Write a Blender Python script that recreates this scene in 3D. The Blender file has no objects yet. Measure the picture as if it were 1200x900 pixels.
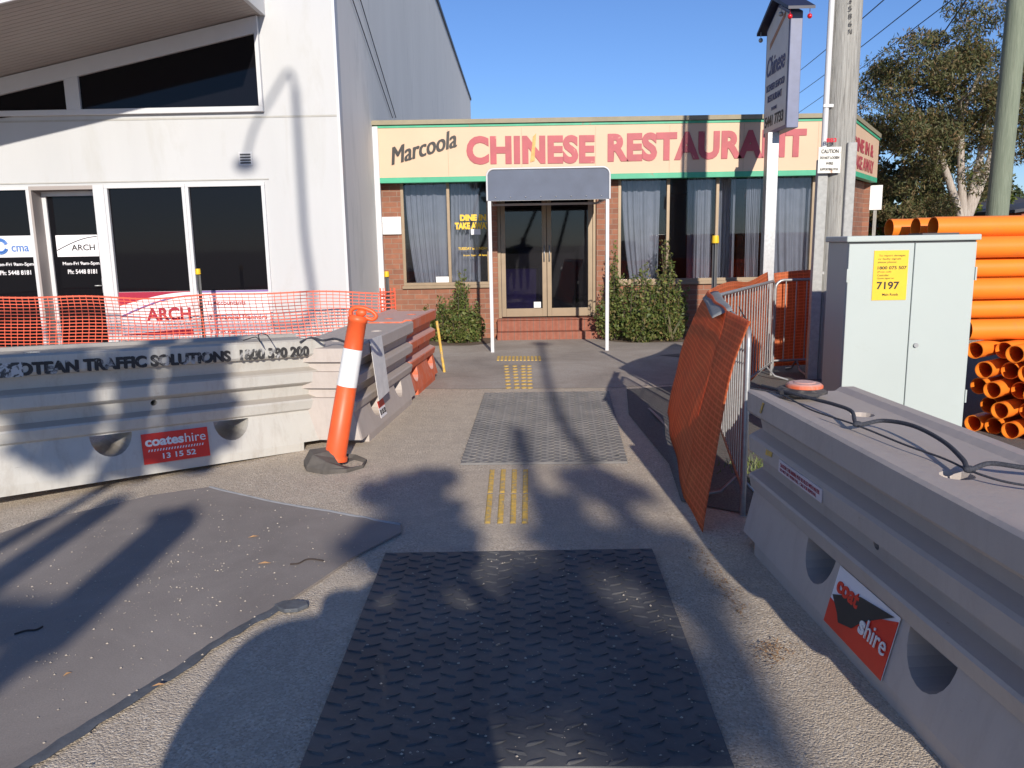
import bpy, bmesh, math, random
import numpy as np
from mathutils import Vector, Matrix
R = math.radians
random.seed(7); rng = np.random.default_rng(7)
scn = bpy.context.scene
col = scn.collection

# ------------------------------------------------------------------ camera
H = 1.6; F = 933.0
def cam_axes(yaw=0.7, pitch=-10.0, roll=1.0):
    y, p, r = R(yaw), R(pitch), R(roll)
    f = Vector((-math.sin(y)*math.cos(p), math.cos(y)*math.cos(p), math.sin(p)))
    rt0 = Vector((math.cos(y), math.sin(y), 0)); up0 = rt0.cross(f)
    return rt0*math.cos(r)-up0*math.sin(r), rt0*math.sin(r)+up0*math.cos(r), f
RT, UP, FW = cam_axes()
cd = bpy.data.cameras.new('camera'); cam = bpy.data.objects.new('camera', cd); col.objects.link(cam)
cam.matrix_world = Matrix(((RT.x, UP.x, -FW.x, 0), (RT.y, UP.y, -FW.y, 0), (RT.z, UP.z, -FW.z, H), (0, 0, 0, 1)))
cd.sensor_width = 36; cd.lens = 36*F/1200; cd.clip_start = 0.05; cd.clip_end = 3000
scn.camera = cam
# ------------------------------------------------------------------ sky, sun, exposure
SUN_EL, SUN_AZ = 21.5, 9.0        # the sun stands behind the camera, a little to its right
w = bpy.data.worlds.new('World'); scn.world = w; w.use_nodes = True
nt = w.node_tree; bg = nt.nodes['Background']
sky = nt.nodes.new('ShaderNodeTexSky'); sky.sky_type = 'NISHITA'; sky.sun_disc = False
sky.sun_elevation = R(SUN_EL); sky.sun_rotation = R(180-SUN_AZ)
sky.air_density = 1.0; sky.dust_density = 0.0; sky.ozone_density = 5.0; sky.altitude = 0
tint = nt.nodes.new('ShaderNodeMix'); tint.data_type = 'RGBA'; tint.blend_type = 'MULTIPLY'; tint.inputs[0].default_value = 1.0
tint.inputs[7].default_value = (0.90, 0.97, 1.20, 1)      # deeper, bluer air than the model's
nt.links.new(sky.outputs[0], tint.inputs[6]); nt.links.new(tint.outputs[2], bg.inputs[0]); bg.inputs[1].default_value = 0.082
SV = Vector((-math.sin(R(SUN_AZ))*math.cos(R(SUN_EL)), math.cos(R(SUN_AZ))*math.cos(R(SUN_EL)), -math.sin(R(SUN_EL))))
sd = bpy.data.lights.new('sun', 'SUN'); sd.energy = 4.0; sd.angle = R(0.6); sd.color = (1.0, 0.925, 0.815)
so = bpy.data.objects.new('sun', sd); col.objects.link(so)
so.rotation_euler = SV.to_track_quat('-Z', 'Y').to_euler(); so.location = (3, -10, 12)
scn.view_settings.view_transform = 'Standard'; scn.view_settings.look = 'None'
scn.view_settings.exposure = 0.42; scn.view_settings.gamma = 1

# ------------------------------------------------------------------ measuring: a pixel of the photo on a known plane of the place
def ray(x, y): return RT*((x-600)/F) - UP*((y-450)/F) + FW
def G(x, y, z=0.0):
    d = ray(x, y); return Vector((0, 0, H)) + d*((z-H)/d.z)
def YP(x, y, Y):
    d = ray(x, y); return Vector((0, 0, H)) + d*(Y/d.y)

# ------------------------------------------------------------------ materials
def srgb(r, g, b):
    f = lambda c: (c/255/12.92) if c/255 <= 0.04045 else ((c/255+0.055)/1.055)**2.4
    return (f(r), f(g), f(b), 1)
def newmat(name):
    m = bpy.data.materials.new(name); m.use_nodes = True
    return m, m.node_tree, m.node_tree.nodes['Principled BSDF']
def N(t, typ, **k):
    n = t.nodes.new(typ)
    for a, v in k.items():
        if a.startswith('i_'):
            key = a[2:]; n.inputs[int(key) if key.isdigit() else key.replace('_', ' ')].default_value = v
        else: setattr(n, a, v)
    return n
def coords(t, scale=(1, 1, 1), kind='Object'):
    tc = N(t, 'ShaderNodeTexCoord'); mp = N(t, 'ShaderNodeMapping'); mp.inputs['Scale'].default_value = scale
    t.links.new(tc.outputs[kind], mp.inputs[0]); return mp.outputs[0]
def ramp(t, src, stops):
    r = N(t, 'ShaderNodeValToRGB'); e = r.color_ramp.elements
    while len(e) < len(stops): e.new(0.5)
    for q, (p, c) in zip(e, stops): q.position = p; q.color = c if len(c) == 4 else (*c, 1)
    t.links.new(src, r.inputs[0]); return r.outputs[0]
def noise(t, vec, scale, detail=4, rough=0.6, dist=0):
    n = N(t, 'ShaderNodeTexNoise'); n.inputs['Scale'].default_value = scale; n.inputs['Detail'].default_value = detail
    n.inputs['Roughness'].default_value = rough; n.inputs['Distortion'].default_value = dist
    t.links.new(vec, n.inputs['Vector']); return n.outputs['Fac']
def mix(t, fac, a, b, mode='MIX'):
    m = N(t, 'ShaderNodeMix', data_type='RGBA', blend_type=mode)
    for k, v in ((0, fac), (6, a), (7, b)):
        if isinstance(v, bpy.types.NodeSocket): t.links.new(v, m.inputs[k])
        else: m.inputs[k].default_value = v
    return m.outputs[2]
def bump(t, b, h, strength=0.3, dist=0.01):
    n = N(t, 'ShaderNodeBump'); n.inputs['Strength'].default_value = strength; n.inputs['Distance'].default_value = dist
    t.links.new(h, n.inputs['Height']); t.links.new(n.outputs[0], b.inputs['Normal']); return n
def plain(name, c, rough=0.5, metal=0.0, var=0.12, vs=6.0, bmp=0.0, bs=60, spec=0.5, scale=(1, 1, 1), dirt=None, dirt_at=(0.55, 0.75), dscale=2.0):
    m, t, b = newmat(name); v = coords(t, scale)
    n = noise(t, v, vs, 5)
    lo = tuple(x*(1-var) for x in c[:3])+(1,); hi = tuple(min(1, x*(1+var)) for x in c[:3])+(1,)
    cc = ramp(t, n, [(0.3, lo), (0.7, hi)])
    if dirt:
        d = ramp(t, noise(t, v, dscale, 8, 0.7, 0.6), [(dirt_at[0], (0, 0, 0, 1)), (dirt_at[1], (1, 1, 1, 1))])
        cc = mix(t, d, cc, dirt)
    t.links.new(cc, b.inputs['Base Color'])
    b.inputs['Roughness'].default_value = rough; b.inputs['Metallic'].default_value = metal
    b.inputs['Specular IOR Level'].default_value = spec
    if bmp: bump(t, b, noise(t, v, bs, 4), bmp, 0.004)
    return m
M = {}
M['white_paint'] = plain('white_paint', (0.50, 0.505, 0.51), 0.6, var=0.04, vs=1.2, bmp=0.15, bs=60, scale=(1, 1, .22), dirt=(0.44, 0.435, 0.415, 1), dirt_at=(0.54, 0.80), dscale=2.2)
M['grey_wall'] = plain('grey_render', (0.74, 0.73, 0.69), 0.8, var=0.05, vs=0.8, bmp=0.2, bs=60, scale=(1, 1, 0.25), dirt=(0.55, 0.55, 0.52, 1), dirt_at=(0.55, 0.8), dscale=1.6)
M['white_frame'] = plain('white_frame', (0.60, 0.60, 0.61), 0.35, var=0.02)
M['soffit'] = plain('soffit', (0.34, 0.30, 0.28), 0.6, var=0.05, vs=2)
M['dark_cap'] = plain('dark_metal', (0.05, 0.05, 0.055), 0.45, var=0.1)
M['fascia'] = plain('cream_fascia', (0.62, 0.43, 0.29), 0.55, var=0.04, vs=1.5, dirt=(0.55, 0.41, 0.27, 1), dirt_at=(0.6, 0.85), dscale=1.5)
M['green'] = plain('green_trim', (0.045, 0.36, 0.20), 0.5, var=0.15, vs=3, dirt=(0.22, 0.20, 0.13, 1), dirt_at=(0.62, 0.66), dscale=3)
M['tan_cap'] = plain('tan_capping', (0.27, 0.23, 0.15), 0.6, var=0.1)
M['red_letter'] = plain('red_letter', (0.40, 0.06, 0.075), 0.5, var=0.12, vs=4, dirt=(0.58, 0.30, 0.22, 1), dirt_at=(0.63, 0.68), dscale=5)
M['black_letter'] = plain('black_letter', (0.015, 0.012, 0.012), 0.5, var=0.1)
M['alu_bronze'] = plain('bronze_frame', (0.29, 0.215, 0.14), 0.4, metal=0.25, var=0.08)
M['concrete_step'] = None
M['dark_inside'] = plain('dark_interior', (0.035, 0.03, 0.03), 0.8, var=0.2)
M['purple'] = plain('purple_panel', (0.30, 0.20, 0.70), 0.6, var=0.3, vs=3)
M['curtain'] = plain('curtain', (0.42, 0.405, 0.41), 0.9, var=0.08, vs=5)
M['canopy'] = plain('canopy_canvas', (0.085, 0.105, 0.155), 0.6, var=0.12, vs=3, bmp=0.1, bs=300)
M['guard'] = plain('grey_guard', (0.36, 0.36, 0.345), 0.6, var=.15, vs=20)
M['galv'] = plain('galvanised', (0.40, 0.405, 0.41), 0.42, metal=0.6, var=0.15, vs=25, dirt=(0.30, 0.27, 0.24, 1), dirt_at=(0.62, 0.75), dscale=14)
M['orange_plastic'] = plain('orange_plastic', (0.80, 0.115, 0.03), 0.45, var=0.12, vs=5, dirt=(0.50, 0.20, 0.12, 1), dirt_at=(0.58, 0.75), dscale=5)
M['orange_faded'] = plain('orange_faded', (0.56, 0.27, 0.22), 0.7, var=0.2, vs=8, dirt=(0.60, 0.48, 0.42, 1), dirt_at=(0.45, 0.65), dscale=8)
M['orange_pipe'] = plain('orange_pvc', (0.86, 0.235, 0.025), 0.32, var=0.06, vs=2, dirt=(0.62, 0.20, 0.05, 1), dirt_at=(0.6, 0.8), dscale=4)
M['band'] = plain('reflective_band', (0.80, 0.80, 0.79), 0.35, var=0.04, dirt=(0.55, 0.53, 0.5, 1), dirt_at=(0.6, 0.75), dscale=12)
M['rubber'] = plain('black_rubber', (0.045, 0.042, 0.045), 0.75, var=0.3, vs=12, bmp=0.4, bs=80, dirt=(0.16, 0.14, 0.12, 1), dirt_at=(0.5, 0.7), dscale=8)
M['rope'] = plain('dark_rope', (0.045, 0.047, 0.06), 0.9, var=0.5, vs=160, bmp=0.8, bs=260)
M['yellow'] = plain('yellow_plastic', (0.80, 0.50, 0.02), 0.45, var=0.05)
M['yellow_paint'] = plain('yellow_paint', (0.66, 0.42, 0.08), 0.7, var=0.2, vs=20, dirt=(0.38, 0.30, 0.20, 1), dirt_at=(0.48, 0.62), dscale=22)
M['picket'] = plain('steel_picket', (0.10, 0.10, 0.10), 0.6, metal=0.3, var=0.2)
M['cabinet'] = plain('cabinet_paint', (0.43, 0.475, 0.455), 0.4, var=0.02, vs=2, dirt=(0.35, 0.37, 0.34, 1), dirt_at=(0.62, 0.85), dscale=2.2)
M['plate_black'] = plain('shop_film', (0.012, 0.010, 0.014), 0.2, var=0.1)
M['film_white'] = plain('white_film', (0.82, 0.80, 0.82), 0.4, var=0.02)
M['film_red'] = plain('red_film', (0.36, 0.02, 0.05), 0.4, var=0.1)
M['film_purple'] = plain('purple_line', (0.22, 0.12, 0.35), 0.4)
M['film_blue'] = plain('blue_print', (0.08, 0.20, 0.52), 0.4)
M['sign_red'] = plain('sign_red', (0.72, 0.035, 0.015), 0.4, var=0.06)
M['sign_dark'] = plain('torn_backing', (0.045, 0.04, 0.035), 0.8)
M['sign_grey'] = plain('sign_panel', (0.60, 0.59, 0.55), 0.45, var=0.06, vs=4)
M['sign_frame'] = plain('sign_frame', (0.13, 0.15, 0.25), 0.45)
M['sign_ink'] = plain('sign_ink', (0.05, 0.05, 0.14), 0.5)
M['sign_roof'] = plain('sign_roof', (0.02, 0.022, 0.05), 0.5)
M['red_gloss'] = plain('red_gloss', (0.6, 0.01, 0.02), 0.2)
M['paper'] = plain('paper', (0.78, 0.77, 0.76), 0.7, var=0.04)
M['paper_dusty'] = plain('paper_dusty', (0.66, 0.64, 0.62), 0.8, var=0.12, vs=12)
M['roof_dark'] = plain('roof_dark', (0.05, 0.05, 0.06), 0.7)
M['roof_red'] = plain('roof_red', (0.30, 0.08, 0.045), 0.8, var=0.2)
M['skin'] = plain('skin', (0.50, 0.28, 0.19), 0.5)
M['shirt'] = plain('shirt', (0.08, 0.10, 0.16), 0.8)
M['shirt2'] = plain('shirt_green', (0.12, 0.14, 0.06), 0.8)
M['wire'] = plain('cable', (0.02, 0.02, 0.03), 0.6)
M['stick'] = plain('twig', (0.05, 0.035, 0.03), 0.9)
M['leaf_litter'] = plain('dry_leaf', (0.36, 0.20, 0.09), 0.8, var=0.4, vs=30)
M['kerb_tar'] = plain('tar_edge', (0.085, 0.092, 0.105), 0.6, var=0.25, vs=18, bmp=0.4, bs=60)
M['pale_edge'] = plain('pale_edge', (0.34, 0.34, 0.34), 0.8, var=0.15, vs=20, bmp=0.3)

def barrier_mat(name, base, dirtc):
    m, t, b = newmat(name); v = coords(t)
    n = noise(t, v, 3.0, 6); c = ramp(t, n, [(0.25, tuple(x*0.88 for x in base)), (0.75, base)])
    v2 = coords(t, (3, 3, 0.5))
    d = ramp(t, noise(t, v2, 3.5, 8, 0.75, 0.5), [(0.50, (0, 0, 0, 1)), (0.82, (0.8, 0.8, 0.8, 1))])
    c = mix(t, d, c, dirtc)
    # dust lies on faces that look up
    g = N(t, 'ShaderNodeNewGeometry'); sx = N(t, 'ShaderNodeSeparateXYZ'); t.links.new(g.outputs['Normal'], sx.inputs[0])
    up = ramp(t, sx.outputs[2], [(0.45, (0, 0, 0, 1)), (0.9, (0.75, 0.75, 0.75, 1))])
    c = mix(t, up, c, dirtc)
    sc = ramp(t, noise(t, coords(t, (1, 6, 14)), 9.0, 5, 0.8, 1.2), [(0.66, (0, 0, 0, 1)), (0.70, (0.7, 0.7, 0.7, 1))])
    c = mix(t, sc, c, (dirtc[0]*0.45, dirtc[1]*0.43, dirtc[2]*0.4, 1))
    t.links.new(c, b.inputs['Base Color']); b.inputs['Roughness'].default_value = 0.55
    bump(t, b, noise(t, v, 12, 6), 0.35, 0.01); return m
M['barrier'] = barrier_mat('barrier_plastic', (0.54, 0.52, 0.475, 1), (0.34, 0.295, 0.245, 1))
M['barrier_dusty'] = barrier_mat('barrier_plastic_dusty', (0.50, 0.44, 0.40, 1), (0.38, 0.32, 0.285, 1))
M['barrier_orange'] = barrier_mat('barrier_orange', (0.66, 0.13, 0.045, 1), (0.52, 0.41, 0.38, 1))

def brick_mat():
    m, t, b = newmat('brick'); tc = N(t, 'ShaderNodeTexCoord'); s = N(t, 'ShaderNodeSeparateXYZ'); t.links.new(tc.outputs['Object'], s.inputs[0])
    ad = N(t, 'ShaderNodeMath', operation='ADD'); t.links.new(s.outputs[0], ad.inputs[0]); t.links.new(s.outputs[1], ad.inputs[1])
    cb = N(t, 'ShaderNodeCombineXYZ'); t.links.new(ad.outputs[0], cb.inputs[0]); t.links.new(s.outputs[2], cb.inputs[1])
    br = N(t, 'ShaderNodeTexBrick'); t.links.new(cb.outputs[0], br.inputs['Vector'])
    for k, v in (('Scale', 1.0), ('Mortar Size', 0.006), ('Brick Width', 0.24), ('Row Height', 0.086), ('Bias', -0.2), ('Mortar Smooth', 0.2)): br.inputs[k].default_value = v
    br.inputs['Color1'].default_value = (0.33, 0.125, 0.07, 1); br.inputs['Color2'].default_value = (0.19, 0.07, 0.045, 1); br.inputs['Mortar'].default_value = (0.30, 0.23, 0.18, 1)
    n = noise(t, tc.outputs['Object'], 9, 6)
    c = mix(t, 0.5, br.outputs['Color'], ramp(t, n, [(0.3, (0.35, 0.35, 0.35, 1)), (0.7, (1, 0.95, 0.9, 1))]), 'MULTIPLY')
    c = mix(t, 0.2, c, (0.36, 0.19, 0.12, 1))
    t.links.new(c, b.inputs['Base Color']); b.inputs['Roughness'].default_value = 0.85
    inv = N(t, 'ShaderNodeMath', operation='SUBTRACT'); inv.inputs[0].default_value = 1; t.links.new(br.outputs['Fac'], inv.inputs[1])
    bump(t, b, inv.outputs[0], 0.6, 0.008); return m
M['brick'] = brick_mat()
def tile_mat():
    m, t, b = newmat('step_brick'); v = coords(t)
    w_ = N(t, 'ShaderNodeTexWave', wave_type='BANDS', bands_direction='X'); w_.inputs['Scale'].default_value = 2.9; t.links.new(v, w_.inputs[0])
    c = ramp(t, w_.outputs['Fac'], [(0.0, (0.20, 0.12, 0.09, 1)), (0.06, (0.34, 0.12, 0.075, 1)), (1.0, (0.30, 0.10, 0.06, 1))])
    c = mix(t, 0.5, c, ramp(t, noise(t, v, 14, 5), [(0.3, (0.5, 0.5, 0.5, 1)), (0.7, (1, 1, 1, 1))]), 'MULTIPLY')
    t.links.new(c, b.inputs['Base Color']); b.inputs['Roughness'].default_value = 0.8; return m
M['step'] = tile_mat()

def glass_mat(name, tint, tr, rough=0.03):
    m, t, b = newmat(name); t.nodes.remove(b); out = t.nodes['Material Output']
    tp = N(t, 'ShaderNodeBsdfTransparent'); tp.inputs[0].default_value = tint
    df = N(t, 'ShaderNodeBsdfDiffuse'); df.inputs[0].default_value = (0.02, 0.02, 0.025, 1)
    gl = N(t, 'ShaderNodeBsdfGlossy'); gl.inputs[0].default_value = (1, 1, 1, 1); gl.inputs['Roughness'].default_value = rough
    m1 = N(t, 'ShaderNodeMixShader'); m1.inputs[0].default_value = 1-tr; t.links.new(tp.outputs[0], m1.inputs[1]); t.links.new(df.outputs[0], m1.inputs[2])
    fr = N(t, 'ShaderNodeFresnel'); fr.inputs[0].default_value = 1.5
    m2 = N(t, 'ShaderNodeMixShader'); t.links.new(fr.outputs[0], m2.inputs[0]); t.links.new(m1.outputs[0], m2.inputs[1]); t.links.new(gl.outputs[0], m2.inputs[2])
    t.links.new(m2.outputs[0], out.inputs[0]); return m
M['glass'] = glass_mat('clear_glass', (0.80, 0.83, 0.88, 1), 0.92)
M['glass_dark'] = glass_mat('tinted_glass', (0.42, 0.40, 0.50, 1), 0.8)
m, t, b = newmat('office_glass'); b.inputs['Base Color'].default_value = (0.006, 0.006, 0.008, 1); b.inputs['Roughness'].default_value = 0.04; b.inputs['Specular IOR Level'].default_value = 0.22
bump(t, b, noise(t, coords(t), 1.5, 2), 0.02, 0.02); M['office_glass'] = m

def ground_mats():
    # gravel
    m, t, b = newmat('gravel'); v = coords(t)
    big = noise(t, v, 0.9, 6, 0.65, 0.4); med = noise(t, v, 7, 6, 0.7)
    vo = N(t, 'ShaderNodeTexVoronoi'); vo.inputs['Scale'].default_value = 120; t.links.new(v, vo.inputs['Vector'])
    vo2 = N(t, 'ShaderNodeTexVoronoi'); vo2.inputs['Scale'].default_value = 320; t.links.new(v, vo2.inputs['Vector'])
    sh = N(t, 'ShaderNodeSeparateColor'); t.links.new(vo.outputs['Color'], sh.inputs[0])
    c = ramp(t, sh.outputs[0], [(0.0, (0.33, 0.265, 0.20, 1)), (0.35, (0.52, 0.43, 0.335, 1)), (0.8, (0.66, 0.56, 0.445, 1)), (1.0, (0.76, 0.70, 0.61, 1))])
    c = mix(t, ramp(t, big, [(0.35, (.1, .1, .1, 1)), (0.65, (.65, .65, .65, 1))]), c, (0.60, 0.51, 0.405, 1))
    c = mix(t, ramp(t, med, [(0.35, (0.55, 0.55, 0.55, 1)), (0.6, (0, 0, 0, 1))]), c, (0.44, 0.37, 0.30, 1))
    c = mix(t, ramp(t, noise(t, v, 0.35, 5, 0.6), [(0.50, (0, 0, 0, 1)), (0.70, (0.5, 0.5, 0.5, 1))]), c, (0.46, 0.37, 0.285, 1))
    t.links.new(c, b.inputs['Base Color']); b.inputs['Roughness'].default_value = 0.95; b.inputs['Specular IOR Level'].default_value = 0.2
    a1 = N(t, 'ShaderNodeMath', operation='MULTIPLY_ADD'); t.links.new(vo.outputs['Distance'], a1.inputs[0]); a1.inputs[1].default_value = -0.8; t.links.new(med, a1.inputs[2])
    a2 = N(t, 'ShaderNodeMath', operation='MULTIPLY_ADD'); t.links.new(vo2.outputs['Distance'], a2.inputs[0]); a2.inputs[1].default_value = -0.35; t.links.new(a1.outputs[0], a2.inputs[2])
    bump(t, b, a2.outputs[0], 0.75, 0.012); M['gravel'] = m
    # footpath: worn concrete and bitumen
    m, t, b = newmat('footpath'); v = coords(t)
    big = noise(t, v, 0.8, 7, 0.7, 0.5); fine = noise(t, v, 60, 3, 0.7)
    c = ramp(t, big, [(0.3, (0.26, 0.22, 0.19, 1)), (0.5, (0.36, 0.31, 0.265, 1)), (0.72, (0.47, 0.42, 0.37, 1))])
    c = mix(t, 0.45, c, ramp(t, fine, [(0.3, (0.45, 0.45, 0.45, 1)), (0.7, (1.1, 1.1, 1.1, 1))]), 'MULTIPLY')
    c = mix(t, ramp(t, noise(t, v, 3.2, 8, 0.8, 1.0), [(0.60, (0, 0, 0, 1)), (0.75, (0.5, 0.5, 0.5, 1))]), c, (0.45, 0.42, 0.40, 1))
    t.links.new(c, b.inputs['Base Color']); b.inputs['Roughness'].default_value = 0.9; bump(t, b, fine, 0.35, 0.006); M['footpath'] = m
    # dark bitumen behind the mesh
    m, t, b = newmat('bitumen_dark'); v = coords(t); fine = noise(t, v, 90, 4, 0.7)
    c = ramp(t, fine, [(0.35, (0.07, 0.066, 0.062, 1)), (0.7, (0.19, 0.175, 0.16, 1))])
    t.links.new(c, b.inputs['Base Color']); b.inputs['Roughness'].default_value = 0.9; bump(t, b, fine, 0.5, 0.006); M['bitumen_dark'] = m
    # smooth brown bitumen sheet
    m, t, b = newmat('bitumen'); v = coords(t); big = noise(t, v, 1.2, 7, 0.65, 0.6); fine = noise(t, v, 140, 3, 0.7)
    c = ramp(t, big, [(0.3, (0.215, 0.185, 0.165, 1)), (0.7, (0.315, 0.275, 0.245, 1))])
    c = mix(t, 0.4, c, ramp(t, fine, [(0.3, (0.55, 0.55, 0.55, 1)), (0.7, (1.1, 1.1, 1.1, 1))]), 'MULTIPLY')
    vo = N(t, 'ShaderNodeTexVoronoi'); vo.inputs['Scale'].default_value = 42; t.links.new(v, vo.inputs['Vector'])
    sp = ramp(t, vo.outputs['Distance'], [(0.10, (1, 1, 1, 1)), (0.16, (0, 0, 0, 1))])
    sh = N(t, 'ShaderNodeSeparateColor'); t.links.new(vo.outputs['Color'], sh.inputs[0])
    pick = ramp(t, sh.outputs[1], [(0.86, (0, 0, 0, 1)), (0.82, (1, 1, 1, 1))])
    c = mix(t, mix(t, 1.0, sp, pick, 'MULTIPLY'), c, (0.36, 0.30, 0.25, 1))
    t.links.new(c, b.inputs['Base Color']); b.inputs['Roughness'].default_value = 0.8; bump(t, b, fine, 0.25, 0.004); M['bitumen'] = m
    # rubber road plate
    m, t, b = newmat('plate_rubber'); v = coords(t); big = noise(t, v, 2.2, 7, 0.7, 0.4); fine = noise(t, v, 90, 3)
    c = ramp(t, big, [(0.35, (0.06, 0.06, 0.064, 1)), (0.7, (0.13, 0.124, 0.118, 1))])
    c = mix(t, ramp(t, noise(t, v, 26, 5, 0.8), [(0.62, (0, 0, 0, 1)), (0.78, (0.5, 0.5, 0.5, 1))]), c, (0.30, 0.27, 0.23, 1))
    t.links.new(c, b.inputs['Base Color']); b.inputs['Roughness'].default_value = 0.62; bump(t, b, fine, 0.15, 0.003); M['plate'] = m
    m, t, b = newmat('plate_dusty'); v = coords(t); big = noise(t, v, 2.2, 7, 0.7, 0.4)
    c = ramp(t, big, [(0.35, (0.15, 0.143, 0.137, 1)), (0.7, (0.25, 0.23, 0.21, 1))])
    t.links.new(c, b.inputs['Base Color']); b.inputs['Roughness'].default_value = 0.8; bump(t, b, noise(t, v, 90, 3), 0.15, 0.003); M['plate_dusty'] = m
ground_mats()

def wood_pole_mat(name, a, b_, grain):
    m, t, b = newmat(name); v = coords(t, (22, 22, 0.7)); n = noise(t, v, 3.0, 8, 0.75, 0.8)
    c = ramp(t, n, [(0.3, a), (0.62, b_)])
    v2 = coords(t, (60, 60, 1.2)); cr = ramp(t, noise(t, v2, 2.0, 4, 0.6), [(0.60, (0, 0, 0, 1)), (0.66, (1, 1, 1, 1))])
    c = mix(t, mix(t, 1.0, cr, (grain, grain, grain, 1), 'MULTIPLY'), c, (0.05, 0.045, 0.04, 1))
    t.links.new(c, b.inputs['Base Color']); b.inputs['Roughness'].default_value = 0.9; bump(t, b, n, 0.6, 0.02); return m
M['old_wood'] = wood_pole_mat('weathered_wood', (0.20, 0.19, 0.17, 1), (0.42, 0.41, 0.38, 1), 0.7)
M['green_wood'] = wood_pole_mat('treated_wood', (0.13, 0.16, 0.11, 1), (0.24, 0.27, 0.20, 1), 0.3)
M['bark'] = wood_pole_mat('gum_bark', (0.22, 0.17, 0.14, 1), (0.52, 0.46, 0.40, 1), 0.4)
M['bark_dark'] = wood_pole_mat('dark_bark', (0.05, 0.04, 0.03, 1), (0.14, 0.11, 0.08, 1), 0.4)
def leaf_mat(name, cols, rough=0.5):
    m, t, b = newmat(name); oi = N(t, 'ShaderNodeNewGeometry')
    stops = [(i/(max(1, len(cols)-1)), (*c, 1)) for i, c in enumerate(cols)]
    c = ramp(t, oi.outputs['Random Per Island'], stops); t.links.new(c, b.inputs['Base Color'])
    b.inputs['Roughness'].default_value = rough; b.inputs['Specular IOR Level'].default_value = 0.3
    out = t.nodes['Material Output']; tr = N(t, 'ShaderNodeBsdfTranslucent'); t.links.new(c, tr.inputs[0])
    mx = N(t, 'ShaderNodeMixShader'); mx.inputs[0].default_value = 0.25; t.links.new(b.outputs[0], mx.inputs[1]); t.links.new(tr.outputs[0], mx.inputs[2]); t.links.new(mx.outputs[0], out.inputs[0]); return m
M['gum_leaf'] = leaf_mat('gum_leaf', [(0.05, 0.07, 0.03), (0.13, 0.13, 0.055), (0.09, 0.105, 0.035), (0.22, 0.14, 0.07), (0.15, 0.155, 0.07)])
M['bush_leaf'] = leaf_mat('bush_leaf', [(0.05, 0.09, 0.02), (0.12, 0.16, 0.04), (0.20, 0.22, 0.06), (0.07, 0.10, 0.03), (0.24, 0.17, 0.07)])
M['dark_leaf'] = leaf_mat('dark_leaf', [(0.03, 0.05, 0.018), (0.07, 0.09, 0.03), (0.10, 0.12, 0.04)])
M['bright_leaf'] = leaf_mat('bright_leaf', [(0.09, 0.13, 0.02), (0.16, 0.19, 0.03), (0.07, 0.10, 0.02)])
M['blade_leaf'] = leaf_mat('blade_leaf', [(0.10, 0.16, 0.06), (0.20, 0.20, 0.12), (0.34, 0.26, 0.16)])
M['grass'] = leaf_mat('grass_blade', [(0.08, 0.13, 0.03), (0.18, 0.2, 0.06)])
m, t, b = newmat('barrier_mesh'); M['mesh'] = m; b.inputs['Base Color'].default_value = (0.74, 0.12, 0.06, 1); b.inputs['Roughness'].default_value = 0.5
def webbing(name, c1, c2):
    m, t, b = newmat(name); v = coords(t)
    n = noise(t, v, 5, 5); c = ramp(t, n, [(0.3, c1), (0.7, c2)])
    tc = N(t, 'ShaderNodeUVMap'); br = N(t, 'ShaderNodeTexBrick'); t.links.new(tc.outputs[0], br.inputs['Vector'])
    br.offset = 0.0
    for k, v_ in (('Scale', 1.0), ('Mortar Size', 0.006), ('Brick Width', 0.075), ('Row Height', 0.038), ('Mortar Smooth', 0.1)): br.inputs[k].default_value = v_
    c = mix(t, br.outputs['Fac'], mix(t, 1.0, c, (0.80, 0.72, 0.68, 1), 'MULTIPLY'), c)
    t.links.new(c, b.inputs['Base Color']); b.inputs['Roughness'].default_value = 0.5; bump(t, b, br.outputs['Fac'], 0.5, 0.004)
    out = t.nodes['Material Output']; tr = N(t, 'ShaderNodeBsdfTranslucent'); t.links.new(c, tr.inputs[0])
    mx = N(t, 'ShaderNodeMixShader'); mx.inputs[0].default_value = 0.62; t.links.new(b.outputs[0], mx.inputs[1]); t.links.new(tr.outputs[0], mx.inputs[2]); t.links.new(mx.outputs[0], out.inputs[0]); return m
M['web'] = webbing('orange_webbing', (0.86, 0.27, 0.11, 1), (0.95, 0.36, 0.15, 1))

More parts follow.
